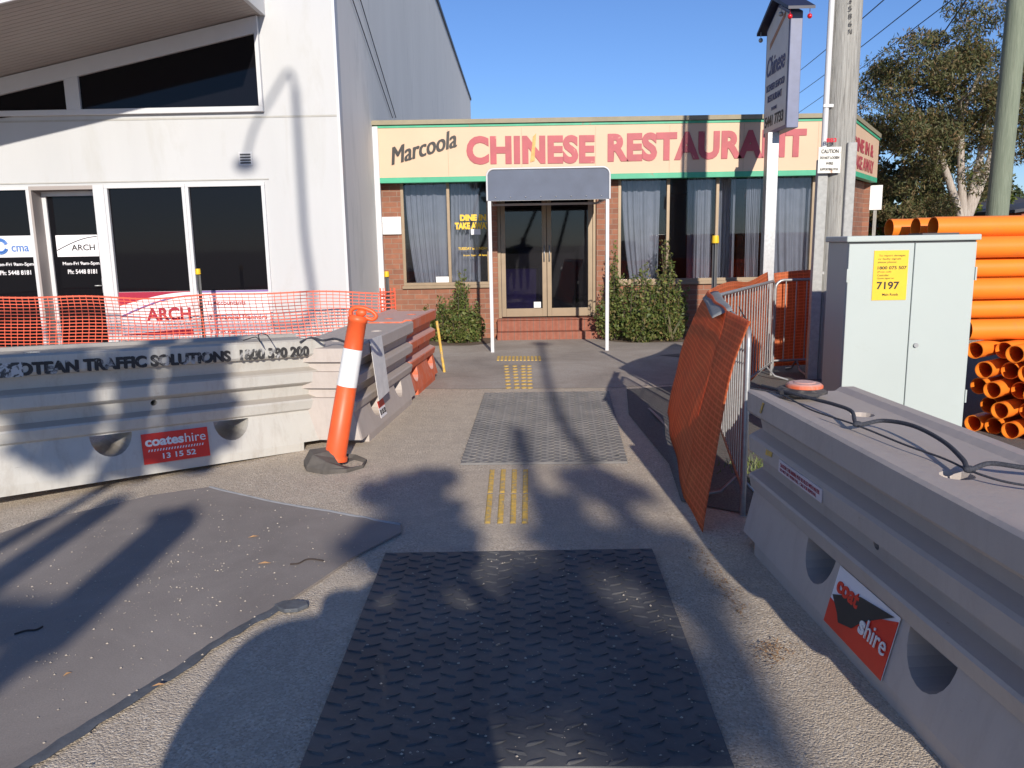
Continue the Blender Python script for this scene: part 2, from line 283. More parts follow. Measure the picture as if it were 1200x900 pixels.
# ------------------------------------------------------------------ builders
def tag(o, label=None, cat=None, group=None, kind=None):
    if label: o['label'] = label
    if cat: o['category'] = cat
    if group: o['group'] = group
    if kind: o['kind'] = kind
    return o
def empty(name, loc, rz=0.0, label=None, cat=None, group=None):
    o = bpy.data.objects.new(name, None); col.objects.link(o); o.location = loc; o.rotation_euler = (0, 0, rz)
    o.empty_display_size = 0.2
    return tag(o, label, cat, group)
class MB:
    def __init__(s): s.v = []; s.f = []; s.m = []; s.sm = []
    def add(s, vs, fs, mi=0, smooth=False):
        k = len(s.v); s.v += [tuple(v) for v in vs]; s.f += [tuple(i+k for i in f) for f in fs]; s.m += [mi]*len(fs); s.sm += [smooth]*len(fs); return s
    def box(s, x0, y0, z0, x1, y1, z1, mi=0, mat=None):
        x0, x1 = sorted((x0, x1)); y0, y1 = sorted((y0, y1)); z0, z1 = sorted((z0, z1))
        vs = [Vector(p) for p in ((x0, y0, z0), (x1, y0, z0), (x1, y1, z0), (x0, y1, z0), (x0, y0, z1), (x1, y0, z1), (x1, y1, z1), (x0, y1, z1))]
        if mat: vs = [mat @ v for v in vs]
        return s.add(vs, [(0, 3, 2, 1), (4, 5, 6, 7), (0, 1, 5, 4), (1, 2, 6, 5), (2, 3, 7, 6), (3, 0, 4, 7)], mi)
    def prism(s, pts, d, mi=0):       # planar polygon pts (3D), extruded by vector d
        n = len(pts); pts = [Vector(p) for p in pts]; d = Vector(d)
        nrm = sum(((pts[i]-pts[0]).cross(pts[(i+1) % n]-pts[0]) for i in range(1, n-1)), Vector())
        if nrm.dot(d) > 0: pts = pts[::-1]
        vs = pts+[p+d for p in pts]
        fs = [tuple(range(n)), tuple(range(2*n-1, n-1, -1))]+[(i, i+n, (i+1) % n+n, (i+1) % n) for i in range(n)]
        return s.add(vs, fs, mi)
    def tube(s, pts, r, n=10, mi=0, cap=True, smooth=True):
        pts = [Vector(p) for p in pts]; rs = r if isinstance(r, (list, tuple)) else [r]*len(pts)
        vs = []; k = len(pts); up = None
        for i, p in enumerate(pts):
            d = (pts[min(i+1, k-1)]-pts[max(i-1, 0)]).normalized()
            if up is None: up = d.orthogonal().normalized()
            a = (up-d*up.dot(d)).normalized(); up = a; b = d.cross(a)
            vs += [p+(a*math.cos(2*math.pi*j/n)+b*math.sin(2*math.pi*j/n))*rs[i] for j in range(n)]
        fs = [(i*n+j, i*n+(j+1) % n, (i+1)*n+(j+1) % n, (i+1)*n+j) for i in range(k-1) for j in range(n)]
        s.add(vs, fs, mi, smooth)
        if cap: s.add(vs[:n], [tuple(range(n-1, -1, -1))], mi); s.add(vs[-n:], [tuple(range(n))], mi)
        return s
    def sphere(s, c, r, mi=0, u=12, v=8, sc=(1, 1, 1)):
        c = Vector(c); vs = [c+Vector((0, 0, r*sc[2]))]
        for i in range(1, v):
            for j in range(u):
                a = math.pi*i/v; q = 2*math.pi*j/u
                vs.append(c+Vector((math.sin(a)*math.cos(q)*r*sc[0], math.sin(a)*math.sin(q)*r*sc[1], math.cos(a)*r*sc[2])))
        vs.append(c-Vector((0, 0, r*sc[2]))); L = len(vs)-1
        fs = [(0, 1+j, 1+(j+1) % u) for j in range(u)]
        for i in range(v-2): fs += [(1+i*u+j, 1+(i+1)*u+j, 1+(i+1)*u+(j+1) % u, 1+i*u+(j+1) % u) for j in range(u)]
        fs += [(L, 1+(v-2)*u+(j+1) % u, 1+(v-2)*u+j) for j in range(u)]
        return s.add(vs, fs, mi, True)
    def build(s, name, mats, parent=None, bevel=0.0, seg=2):
        me = bpy.data.meshes.new(name); me.from_pydata(s.v, [], s.f)
        for m in (mats if isinstance(mats, (list, tuple)) else [mats]): me.materials.append(m)
        me.polygons.foreach_set('material_index', s.m); me.polygons.foreach_set('use_smooth', s.sm); me.update()
        o = bpy.data.objects.new(name, me); col.objects.link(o)
        if parent is not None: o.parent = parent
        if bevel:
            b = o.modifiers.new('edge', 'BEVEL'); b.width = bevel; b.segments = seg; b.limit_method = 'ANGLE'; b.angle_limit = R(35)
        return o
def bake(o):      # modifiers into the mesh
    dg = bpy.context.evaluated_depsgraph_get(); me = bpy.data.meshes.new_from_object(o.evaluated_get(dg)); o.modifiers.clear(); o.data = me; return o
def local(root, p):  # world point -> root's space (root: z rotation and place only)
    return Matrix.Rotation(-root.rotation_euler.z, 4, 'Z') @ (Vector(p)-root.location)
_tc = {}
def text_fit(s, name, mat, parent, org, xd, ud, width, height, bold=0.0, shear=0.0, depth=0.004, second=None, spacing=1.0, font_fix=True):
    """lettering filling a box of width x height whose lower left corner is org; xd and ud are its directions"""
    key = (s, bold, shear, spacing)
    if key not in _tc:
        cu = bpy.data.curves.new('lettering', 'FONT'); cu.body = s; cu.size = 1; cu.offset = bold; cu.shear = shear; cu.extrude = 0.5; cu.space_character = spacing
        cu.resolution_u = 4; cu.align_x = 'LEFT'
        ob = bpy.data.objects.new('lettering', cu); col.objects.link(ob); bpy.context.view_layer.update()
        me = bpy.data.meshes.new_from_object(ob.evaluated_get(bpy.context.evaluated_depsgraph_get())); bpy.data.objects.remove(ob)
        co = np.empty(len(me.vertices)*3); me.vertices.foreach_get('co', co); _tc[key] = (me, co.reshape(-1, 3).copy())
    me0, co = _tc[key]; me = me0.copy(); me.materials.clear(); me.materials.append(mat)
    mn, mx = co.min(0), co.max(0); q = (co-mn)/(mx-mn)
    xd = Vector(xd).normalized(); ud = Vector(ud).normalized(); nd = xd.cross(ud)
    o3 = np.array(org); P = o3+q[:, :1]*np.array(xd)*width+q[:, 1:2]*np.array(ud)*height+(q[:, 2:3]*depth)*np.array(nd)
    me.vertices.foreach_set('co', P.ravel()); me.update()
    o = bpy.data.objects.new(name, me); col.objects.link(o)
    if parent is not None: o.parent = parent
    return o
def leaves(name, mat, pts, size, parent=None, elong=2.0, droop=0.0, jitter=0.4):
    n = len(pts); pts = np.asarray(pts)
    d = rng.normal(size=(n, 3)); d[:, 2] -= droop; d /= np.linalg.norm(d, axis=1)[:, None]
    e = rng.normal(size=(n, 3)); e -= (e*d).sum(1)[:, None]*d; e /= np.linalg.norm(e, axis=1)[:, None]
    L = size*(1+jitter*rng.uniform(-1, 1, n))[:, None]; W = L/elong
    v = np.stack([pts-d*L*.5, pts+e*W*.5-d*L*.05, pts+d*L*.5, pts-e*W*.5-d*L*.05], 1).reshape(-1, 3)
    me = bpy.data.meshes.new(name); me.from_pydata(v.tolist(), [], np.arange(4*n).reshape(n, 4).tolist()); me.materials.append(mat)
    o = bpy.data.objects.new(name, me); col.objects.link(o)
    if parent is not None: o.parent = parent
    return o
def blob_pts(c, r, n, hollow=0.0):
    d = rng.normal(size=(n, 3)); d /= np.linalg.norm(d, axis=1)[:, None]
    q = rng.uniform(hollow**3, 1, n)**(1/3)
    return np.array(c)+d*q[:, None]*np.array(r)

# ================================================================== SETTING
def sheet(name, pts, z, mat, sub=0):
    mb = MB(); mb.add([(p[0], p[1], z) for p in pts], [tuple(range(len(pts)))])
    o = mb.build(name, mat); o['kind'] = 'structure'; return o
gpts = [(-900, -400), (900, -400), (900, 1500), (-900, 1500)]
sheet('ground', gpts, 0.0, M['gravel'])
sheet('footpath', [(-2.3, 8.95), (-0.6, 8.78), (1.0, 8.72), (1.75, 8.9), (2.6, 10.4), (6.2, 10.2), (6.2, 14.5), (-2.3, 14.5)], 0.004, M['footpath'])
sheet('road_patch', [(0.98, 4.75), (1.06, 5.6), (1.0, 7.3), (1.15, 8.6), (2.3, 8.9), (2.9, 10.3), (1.95, 11.2), (2.7, 11.5), (6.0, 11.6), (9.5, 10.0), (9.5, 5.2), (4.3, 4.2), (1.6, 4.3)], 0.008, M['bitumen_dark'])
M['soil'] = plain('soil', (0.13, 0.09, 0.06), .95, var=.4, vs=14, bmp=.6, bs=40)
for nm_, x0_, x1_ in (('soil', -1.75, -.50), ('soil', 1.42, 3.3)):
    sheet('soil', [(x0_, 12.95), (x0_+.3, 12.70), (x1_-.3, 12.66), (x1_, 12.9), (x1_, 13.64), (x0_, 13.64)], 0.009, M['soil'])
def bitumen():
    A = [G(245, 573), G(330, 592), G(400, 604), G(470, 617)]
    B = [G(470, 626), G(415, 655), G(370, 686), G(330, 712), G(285, 738), G(240, 765), G(195, 797), G(125, 840), G(60, 882), G(0, 920)]
    left = [Vector((-2.6, 0.6, 0)), Vector((-5.5, 0.6, 0)), Vector((-5.5, 3.0, 0)), G(-60, 640), G(0, 628), G(45, 612), G(90, 603), G(130, 594), G(175, 583), G(215, 577)]
    poly = A+B+left
    z = 0.014
    mb = MB(); top = [(p.x, p.y, z) for p in poly]; bot = [(p.x*1.0, p.y, 0.001) for p in poly]; n = len(poly)
    mb.add(top, [tuple(range(n-1, -1, -1))]); mb.add(top+bot, [(i, (i+1) % n, (i+1) % n+n, i+n) for i in range(n)])
    o = mb.build('driveway', M['bitumen']); o['kind'] = 'structure'
    # tar strip along the near edge, pale strip along the far edge
    def strip(name, pts, w0, mat, zz, label):
        mb = MB(); vs = []
        for i, p in enumerate(pts):
            d = (pts[min(i+1, len(pts)-1)]-pts[max(i-1, 0)]).normalized(); nn = Vector((d.y, -d.x, 0))
            ww = w0*(0.75+0.5*random.random())
            vs += [Vector((p.x, p.y, zz))+nn*ww*0.45, Vector((p.x, p.y, zz+0.008)), Vector((p.x, p.y, zz))-nn*ww*0.55]
        k = len(pts); fs = []
        for i in range(k-1): fs += [(3*i, 3*i+3, 3*i+4, 3*i+1), (3*i+1, 3*i+4, 3*i+5, 3*i+2)]
        mb.add(vs, fs, 0, True); o = mb.build(name, mat); o['kind'] = 'structure'
    def dense(pts, k=4):
        out = []
        for a, b in zip(pts[:-1], pts[1:]):
            for i in range(k): out.append(a.lerp(b, i/k)+Vector((random.uniform(-.006, .006), random.uniform(-.006, .006), 0)))
        return out+[pts[-1]]
    strip('kerb_edge', dense(B[3:], 4), 0.055, M['kerb_tar'], 0.012, '')
    strip('kerb_strip', dense(A, 5), 0.035, M['pale_edge'], 0.012, '')
bitumen()
# loose stones: nobody could count them
def stones():
    n = 2600; P = []
    for _ in range(n):
        u = random.random()
        if u < 0.45: x, y = random.uniform(-3.0, -0.8), random.uniform(1.9, 5.2); z = 0.016
        elif u < 0.8: x, y = random.uniform(-1.9, 1.5), random.uniform(1.9, 6.5); z = 0.004
        else: x, y = random.uniform(-0.65, 0.62), random.uniform(2.2, 3.9); z = 0.026
        if random.random() < 0.35 and u < 0.45: 
            x = -1.9+random.gauss(0, .35); y = 3.7+random.gauss(0, .5)
        P.append((x, y, z))
    mb = MB()
    for p in P:
        r = 0.0016+0.004*random.random()**3; a = random.random()*6
        vs = [(p[0]+r*1.3*math.cos(a+i*1.57), p[1]+r*math.sin(a+i*1.57), p[2]) for i in range(4)]+[(p[0]+random.uniform(-r, r)*.3, p[1], p[2]+r*0.9)]
        mb.add(vs, [(0, 1, 4), (1, 2, 4), (2, 3, 4), (3, 0, 4)])
    o = mb.build('loose_gravel', plain('stone', (0.42, 0.36, 0.29), 0.9, var=0.4, vs=40)); tag(o, 'pale stone chips scattered over the ground and driveway', 'gravel', kind='stuff')
stones()

# ================================================================== OFFICE BUILDING (left)
OY = 11.0; CXW = -2.36
def ox(x, y=300): return YP(x, y, OY).x
def oz(x, y): return YP(x, y, OY).z
off = empty('office_building', (CXW, OY, 0), 0, 'white rendered office with black shopfront glass and raked awning', 'building')
def W(o): # move world-built meshes under the empty
    return o
def under(root, mb, name, mats, bevel=0.0, parent=None):
    mb.v = [tuple(Vector(v)-root.location) for v in mb.v]
    return mb.build(name, mats, parent or root, bevel)
def twrap(root, *a, **k):
    a = list(a); a[4] = tuple(Vector(a[4])-root.location); a[3] = a[3] or root; return text_fit(*a, **k)
zt = 2.47; zb = 0.38; xr = ox(316); xl = -10.5; x133 = ox(134); x118 = ox(118)
mb = MB()
mb.box(xl, OY, 0.0, x118, OY+.2, 0.06); mb.box(x118, OY, 0, xr, OY+.2, zb); mb.box(xr, OY, 0, CXW, OY+.2, 8.75); mb.box(xl, OY, zt, xr, OY+.2, 8.75)
mb.box(xl-.2, OY, 0, xl, OY+25, 8.75); mb.box(xl, OY+24.8, 0, CXW-.2, OY+25, 8.75); mb.box(xl, OY+.2, 8.5, CXW-.2, OY+24.8, 8.7)
mb.box(xl, OY+1.6, 0, CXW-.2, OY+1.7, 3)
under(off, mb, 'wall', [M['white_paint']])
mb = MB(); mb.box(CXW-.2, OY+.2, 0, CXW, OY+31, 8.75); under(off, mb, 'side_wall', M['grey_wall'])
mb = MB(); mb.box(CXW-.26, OY-.04, 8.75, CXW+.05, OY+31.05, 8.86); mb.box(xl-.2, OY-.04, 8.75, CXW-.26, OY+.25, 8.86); under(off, mb, 'roof_capping', M['dark_cap'])
mb = MB(); mb.box(CXW-.028, OY-.012, 0, CXW+.006, OY+.03, 8.74); under(off, mb, 'corner_trim', M['white_frame'])
zj = oz(360, 136)
mb = MB(); mb.box(xl, OY-.006, zj-.012, CXW-.04, OY-.0015, zj+.012); mb.box(ox(0)-3, OY-.012, zt+.035, xr+.06, OY-.001, zt+.05); under(off, mb, 'joint_strip', plain('joint', (0.42, 0.41, 0.38), 0.8))
# window: frames and panes
def glazing(x0, x1, z0, z1, fr=0.045, mat=None, y=OY+0.02, name='window'):
    mb = MB(); mb.box(x0, y-.05, z1-fr, x1, y+.03, z1); mb.box(x0, y-.05, z0, x1, y+.03, z0+fr); mb.box(x0, y-.05, z0+fr, x0+fr, y+.03, z1-fr); mb.box(x1-fr, y-.05, z0+fr, x1, y+.03, z1-fr)
    f = under(off, mb, name, M['white_frame'], 0.004)
    mb = MB(); mb.box(x0+fr, y-.004, z0+fr, x1-fr, y+.006, z1-fr); under(off, mb, 'pane', mat or M['office_glass'], parent=f); return f
x222, x226 = ox(222), ox(226); xm = (x222+x226)/2
w1 = glazing(x133-.04, xm, zb, zt); w2 = glazing(xm+.002, xr, zb, zt)
glazing(ox(-120), ox(44), 0.06, zt)
glazing(-10.4, ox(-120)-.002, 0.06, zt)
mb = MB(); mb.box(x118, OY-.03, 0.0, x133-.042, OY+.1, zt); under(off, mb, 'post', M['white_frame'])
# recessed entry door
dx0, dx1 = ox(44)+.002, x118-.002; dy = OY+0.22
mb = MB(); mb.box(dx0, OY-.03, zt-.05, dx1, dy, zt); mb.box(dx0, OY-.03, 0.06, dx0+.03, dy, zt-.05); under(off, mb, 'reveal', M['soffit'])
mb = MB(); fr = .05
mb.box(dx0+.03, dy-.03, zt-.12, dx1, dy+.02, zt-.055); mb.box(dx0+.031, dy-.03, 0.06, dx0+.09, dy+.02, zt-.12); mb.box(dx1-.03, dy-.03, .06, dx1, dy+.02, zt-.12); mb.box(dx0+.09, dy-.03, .06, dx1-.03, dy+.02, .16)
door = under(off, mb, 'door', M['white_frame'], 0.003)
mb = MB(); mb.box(dx0+.09, dy-.004, .16, dx1-.03, dy+.006, zt-.12); under(off, mb, 'pane', M['office_glass'], parent=door)
mb = MB(); hx = dx1-.10; mb.tube([(hx, dy-.02, 1.12), (hx, dy-.07, 1.12), (hx-.10, dy-.07, 1.12)], .009, 6); mb.box(hx-.02, dy-.03, 1.02, hx+.02, dy-.022, 1.22); under(off, mb, 'handle', M['galv'], parent=door)
# door signs
def signlet(px, py, y, rootname, logo, parent, tcol):
    a = YP(px[0], py[1], y); bq = YP(px[1], py[0], y)
    x0, z0, x1, z1 = a.x, a.z, bq.x, bq.z
    mb = MB(); mb.box(x0, y-.008, z0, x1, y-.005, z1); s = under(off, mb, 'sticker', M['film_white'], parent=parent)
    return x0, z0, x1, z1, s
X = Vector((1, 0, 0)); Z = Vector((0, 0, 1))
def T(s, mat, x0, z0, w_, h_, y, parent, **k): return twrap(off, s, 'lettering', mat, parent, (x0, y, z0), X, Z, w_, h_, **k)
x0, z0, x1, z1, s = signlet((68, 114), (275, 301), dy-.004, '', '', door, None)
T('ARCH', M['black_letter'], x0+.30*(x1-x0)*1.2, z0+.28*(z1-z0), .56*(x1-x0), .28*(z1-z0), dy-.0135, s, bold=0.01)
mb = MB(); mb.tube([(x0+.004+(x1-x0-.01)*u, dy-.014, z0+(z1-z0)*(.30+.62*math.sin(u*1.5))) for u in np.linspace(0, 1, 12)], .006, 5); under(off, mb, 'logo_arc', M['dark_cap'], parent=s)
T('Mon-Fri 9am-5pm', M['film_white'], x0+.06, z0-.13, (x1-x0)*.88, .058, dy-.0075, door, bold=.015)
T('Ph: 5448 8181', M['film_white'], x0+.12, z0-.24, (x1-x0)*.70, .062, dy-.0075, door, bold=.015)
x0, z0, x1, z1, s = signlet((-12, 37), (276, 302), OY+.012, '', '', w1, None)
T('cma', M['film_blue'], x1-.29, z0+.075, .24, .08, OY-.0, s, bold=.01)
mb = MB()
for rr in (.10, .075):
    mb.tube([(x1-.44+rr*math.cos(q), OY+.0, z0+.15+rr*math.sin(q)) for q in np.linspace(.3, 5.9, 20)], .013, 6)
under(off, mb, 'logo_ring', M['film_blue'], parent=s)
T('Mon-Fri 9am-5pm', M['film_white'], x0+.06, z0-.13, (x1-x0)*.88, .058, OY+.008, w1, bold=.015)
T('Ph: 5448 8181', M['film_white'], x0+.12, z0-.24, (x1-x0)*.70, .062, OY+.008, w1, bold=.015)
# shop film low in the two windows
zf = oz(225, 341)
def film(x0, x1, parent):
    mb = MB(); mb.box(x0, OY+.006, zb+.045, x1, OY+.010, zf); return under(off, mb, 'film', M['film_white'], parent=parent)
f1 = film(x133+.005, xm-.045, w1); f2 = film(xm+.047, xr-.045, w2)
def arcshape(x0, x1, zlo, zhi_l, zhi_r, mat, parent, top=True, y=OY+.001):
    mb = MB(); n = 14; pts = []
    for i in range(n):
        u = i/(n-1); zc = zhi_l+(zhi_r-zhi_l)*math.sin(u*math.pi/2)
        pts.append((x0+(x1-x0)*u, y, zc))
    mb.prism(pts+[(x1, y, zlo), (x0, y, zlo)], (0, .003, 0)); return under(off, mb, 'film_shape', mat, parent=parent)
fx0, fx1 = x133+.006, xm-.046
arcshape(fx0, fx1, zf-.002, zf-.19, zf-.012, M['film_red'], f1)
arcshape(fx0, fx1, zb+.05, zb+.055, zb+.12, M['film_red'], f1)
mb = MB(); mb.tube([(fx0+(fx1-fx0)*u, OY+.001, zf-.34+.28*math.sin(u*1.5)) for u in np.linspace(0, 1, 16)], .012, 5); under(off, mb, 'film_line', M['film_purple'], parent=f1)
T('ARCH', M['film_red'], fx0+.36, zf-.40, .62, .18, OY+.000, f1, bold=.03)
T('F I N A N C I A L', M['film_red'], fx0+.38, zf-.46, .58, .028, OY+.000, f1)
for i, (s_, ww) in enumerate((('1. Accountants', .52), ('2. Financial Planners', .80), ('3. Tax Agents', .48))):
    T(s_, M['film_red'], xm+.18, zf-.20-.20*i, ww, .065, OY+.000, f2, bold=.005)
mb = MB(); mb.box(xm+.05, OY+.0005, zf-.025, xr-.05, OY+.004, zf-.002); under(off, mb, 'film_line', M['film_purple'], parent=f2)
# wall vent
vx, vz = ox(288, 186), oz(288, 186)
mb = MB(); mb.box(vx-.09, OY-.012, vz-.09, vx+.09, OY-.001, vz+.09, 0)
for k in range(4): mb.box(vx-.07, OY-.020, vz-.065+k*.036, vx+.07, OY-.0125, vz-.045+k*.036, 1)
under(off, mb, 'vent', [M['white_frame'], M['dark_cap']])
# raked clerestory window box under a raked awning
wl = lambda x: (oz(0, 98)+(x-ox(0))*(oz(310, 21)-oz(0, 98))/(ox(310)-ox(0)))   # height of soffit along X
xe = ox(311, 20); slope = (wl(1)-wl(0))
fx = 0.10
def raked(x0, x1, z0, off_top, y0, y1): return [(x0, y0, z0), (x1, y0, z0), (x1, y0, wl(x1)-off_top), (x0, y0, wl(x0)-off_top)]
zs = oz(200, 127)
mb = MB()   # frame
yF = OY-.07
x1p = ox(302, 80); x2p = ox(116); x3p = ox(100); x4p = ox(0)-2.2
mb.prism([(x4p, yF, zs-.07), (x1p+.05, yF, zs-.07), (x1p+.05, yF, zs), (x4p, yF, zs)], (0, .068, 0))
mb.prism([(x1p, yF, zs), (x1p+.05, yF, zs), (x1p+.05, yF, wl(x1p+.05)-.01), (x1p, yF, wl(x1p)-.01)], (0, .068, 0))
mb.prism([(x3p, yF, zs), (x2p, yF, zs), (x2p, yF, wl(x2p)-.22), (x3p, yF, wl(x3p)-.22)], (0, .068, 0))
mb.prism([(x4p, yF, wl(x4p)-.22), (x1p, yF, wl(x1p)-.22), (x1p, yF, wl(x1p)-.01), (x4p, yF, wl(x4p)-.01)], (0, .068, 0))
cl = under(off, mb, 'clerestory_frame', M['white_frame'], 0.003)
for a, b_ in ((x4p, x3p), (x2p, x1p)):
    mb = MB(); mb.prism([(a, OY-.03, zs), (b_, OY-.03, zs), (b_, OY-.03, wl(b_)-.22), (a, OY-.03, wl(a)-.22)], (0, .02, 0)); under(off, mb, 'pane', M['office_glass'], parent=cl)
AD = 2.2; yA = OY-AD; xA = ox(0)-3.5
mb = MB()
for i in range(22):   # soffit boards
    ya, yb = OY-.002-AD*i/22, OY-.002-AD*(i+1)/22+.008
    mb.prism([(xA, ya, wl(xA)), (xe-.06, ya, wl(xe-.06)), (xe-.06, ya, wl(xe-.06)+.03), (xA, ya, wl(xA)+.03)], (0, yb-ya, 0))
aw = under(off, mb, 'awning', M['soffit'])
mb = MB()
mb.prism([(xA, yA-.03, wl(xA)-.02), (xe, yA-.03, wl(xe)-.02), (xe, yA-.03, wl(xe)+.26), (xA, yA-.03, wl(xA)+.26)], (0, .03, 0))
mb.prism([(xe-.058, yA+.001, wl(xe)-.02), (xe-.058, OY-.003, wl(xe)-.02), (xe-.058, OY-.003, wl(xe)+.26), (xe-.058, yA+.001, wl(xe)+.26)], (.058, 0, 0))
under(off, mb, 'awning_edge', M['white_frame'], 0.004, parent=aw)
mb = MB(); mb.prism([(xA, yA, wl(xA)+.20), (xe-.06, yA, wl(xe-.06)+.20), (xe-.06, yA, wl(xe-.06)+.24), (xA, yA, wl(xA)+.24)], (0, AD-.004, 0)); under(off, mb, 'awning_roof', M['white_frame'], parent=aw)

# ================================================================== RESTAURANT
RY = 13.65; FYs = 13.42
def rx(x, y=300, Y=RY): return YP(x, y, Y).x
def rz(x, y, Y=RY): return YP(x, y, Y).z
res = empty('restaurant_building', (0, RY, 0), 0, 'low brick restaurant with cream fascia reading CHINESE RESTAURANT', 'building')
xL = -2.34; xC = YP(998, 170, FYs).x
ca, sa = math.cos(R(33)), math.sin(R(33))     # the chamfered corner runs back at 33 degrees
cl_len = 2.45
xD, yD = xC+sa*cl_len, FYs+ca*cl_len
sill = rz(600, 333)-.0; head = rz(600, 207, RY)
wd0, wd1 = rx(583), rx(699)        # doorway
wL0, wL1 = rx(472), rx(583)-.12     # left window
wR0, wR1 = rx(724), xC-.25
th = .22
mb = MB()
def wallbox(x0, x1, z0, z1): mb.box(x0, RY, z0, x1, RY+th, z1)
wallbox(xL, wL0, 0, head); wallbox(wL0, wL1, 0, sill-.05); wallbox(wL1, wd0, 0, head); wallbox(wd1, wR0, 0, head); wallbox(wR0, wR1, 0, sill-.05); wallbox(wR1, xC-.1, 0, .95)
wallbox(xL, xC, head, 3.36); mb.box(xL, RY+th, 0, xL+.2, RY+9, 3.36); mb.box(xL, RY+9, 0, xD+.5, RY+9.2, 3.36)
# chamfer wall and pillar
def ch(u, dy): return Vector((xC+sa*u-ca*dy*-1, FYs+ca*u-sa*dy, 0))
def chpt(u, off_): # point along the chamfer, off_ metres behind its face
    return (xC+sa*u-ca*off_, FYs+ca*u+sa*off_)
def chbox(m_, u0, u1, o0, o1, z0, z1, mi=0):
    p = [chpt(u0, o0), chpt(u1, o0), chpt(u1, o1), chpt(u0, o1)]
    m_.prism([(q[0], q[1], z0) for q in p], (0, 0, z1-z0), mi)
chbox(mb, 1.35, cl_len-.03, .2, .42, 0, 2.62); chbox(mb, 0.3, 1.349, .2, .42, 0, .9)
mb.box(xD-.3, yD+.05, 0, xD-.08, RY+9, 3.2)
under(res, mb, 'brick_wall', M['brick'])
mb = MB(); mb.prism([(xL+.21, RY+th+.01, 3.2), (xC-.3, RY+th+.01, 3.2), (xD-.32, yD+.2, 3.2), (xD-.32, RY+8.98, 3.2), (xL+.21, RY+8.98, 3.2)], (0, 0, .1)); under(res, mb, 'roof', M['roof_dark'])
# inside
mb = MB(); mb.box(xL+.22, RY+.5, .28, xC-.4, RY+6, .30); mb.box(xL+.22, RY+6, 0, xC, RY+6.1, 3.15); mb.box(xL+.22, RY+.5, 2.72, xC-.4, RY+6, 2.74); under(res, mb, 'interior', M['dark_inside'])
mb = MB(); mb.box(-.36, RY+.7, .32, .36, RY+1.1, 1.15); under(res, mb, 'tint_panel', M['purple'], 0.01)  # panel added to bring a purple tint behind the door glass
# fascia
zf0L, zf0R = YP(437, 207, FYs).z, YP(990, 200, FYs).z
zf0 = (zf0L+zf0R)/2; zl, zr_ = YP(437, 147, FYs).z, YP(990, 138, FYs).z
mb = MB(); mb.prism([(xL+.0, FYs, zf0), (xC, FYs, zf0), (xC, FYs, zr_), (xL, FYs, zl)], (0, .22, 0))
p0, p1 = chpt(.004, 0), chpt(cl_len, 0)
zc1 = YP(1026, 162, yD).z
mb.prism([(p0[0], p0[1], zf0), (p1[0], p1[1], zf0), (p1[0], p1[1], zc1), (p0[0], p0[1], zr_)], (-ca*.15, sa*.15, 0))
fas = under(res, mb, 'fascia', M['fascia'])
mb = MB()
mb.prism([(xL, FYs-.02, zf0-.085), (xC+.01, FYs-.02, zf0-.085), (xC+.01, FYs-.02, zf0-.002), (xL, FYs-.02, zf0-.002)], (0, .2, 0))
mb.prism([(p0[0], p0[1]-.01, zf0-.085), (p1[0], p1[1]-.01, zf0-.085), (p1[0], p1[1]-.01, zf0-.002), (p0[0], p0[1]-.01, zf0-.002)], (-ca*.12, sa*.12, 0))
mb.prism([(xL, FYs-.012, zl-.045), (xC, FYs-.012, zr_-.045), (xC, FYs-.012, zr_-.004), (xL, FYs-.012, zl-.004)], (0, .0105, 0))
mb.prism([(p0[0]+.004, p0[1]-.004, zr_-.045), (p1[0]+.004, p1[1]-.004, zc1-.045), (p1[0]+.004, p1[1]-.004, zc1-.004), (p0[0]+.004, p0[1]-.004, zr_-.004)], (.008, -.006, 0))
under(res, mb, 'green_trim', M['green'], parent=fas)
mb = MB()
mb.prism([(xL-.03, FYs-.05, zl), (xC+.02, FYs-.05, zr_), (xC+.02, FYs-.05, zr_+.07), (xL-.03, FYs-.05, zl+.07)], (0, .3, 0))
mb.prism([(p0[0]+.03, p0[1]-.02, zr_), (p1[0]+.03, p1[1]-.02, zc1), (p1[0]+.03, p1[1]-.02, zc1+.07), (p0[0]+.03, p0[1]-.02, zr_+.07)], (-ca*.25, sa*.25, 0))
under(res, mb, 'capping', M['tan_cap'])
mb = MB()
for xq in np.arange(xL+1.2, xC-.2, 1.2): mb.box(xq-.004, FYs-.002, zf0+.01, xq+.004, FYs-.0005, zr_-.06)
under(res, mb, 'sheet_joint', plain('fascia_joint', (0.45, 0.33, 0.22), 0.6), parent=fas)
def RT_(s, mat, pxl, pxr, yb0, yt0, **k):
    a = YP(pxl, yb0, FYs); b_ = YP(pxr, yb0, FYs); c = YP(pxl, yt0, FYs)
    d = (b_-a); return twrap(res, s, 'lettering', mat, fas, (a.x, FYs-.007, a.z), d, Z, d.length, c.z-a.z, **k)
def RT2(s, mat, pl, pr, h_px, **k):
    a = YP(*pl, FYs); b_ = YP(*pr, FYs); d = b_-a; hh = YP(pl[0], pl[1]-h_px, FYs).z-a.z
    return twrap(res, s, 'lettering', mat, fas, (a.x, FYs-.007, a.z), d, Z, d.length, hh, **k)
RT2('CHINESE', M['red_letter'], (547, 193), (697, 191.5), 33.5, bold=0.05, spacing=1.04, depth=.006)
RT2('RESTAURANT', M['red_letter'], (712, 190), (944, 184), 33.5, bold=0.05, spacing=1.04, depth=.006)
a = YP(459, 194, FYs); b_ = YP(536, 172, FYs); d = b_-a
twrap(res, 'Marcoola', 'lettering', M['black_letter'], fas, (a.x, FYs-.007, a.z), d, Vector((0, 0, 1)).cross(Vector((0, 0, 0))) if False else Vector((-d.z, 0, d.x)), d.length, .27, bold=0.0, shear=0.45, depth=.004)
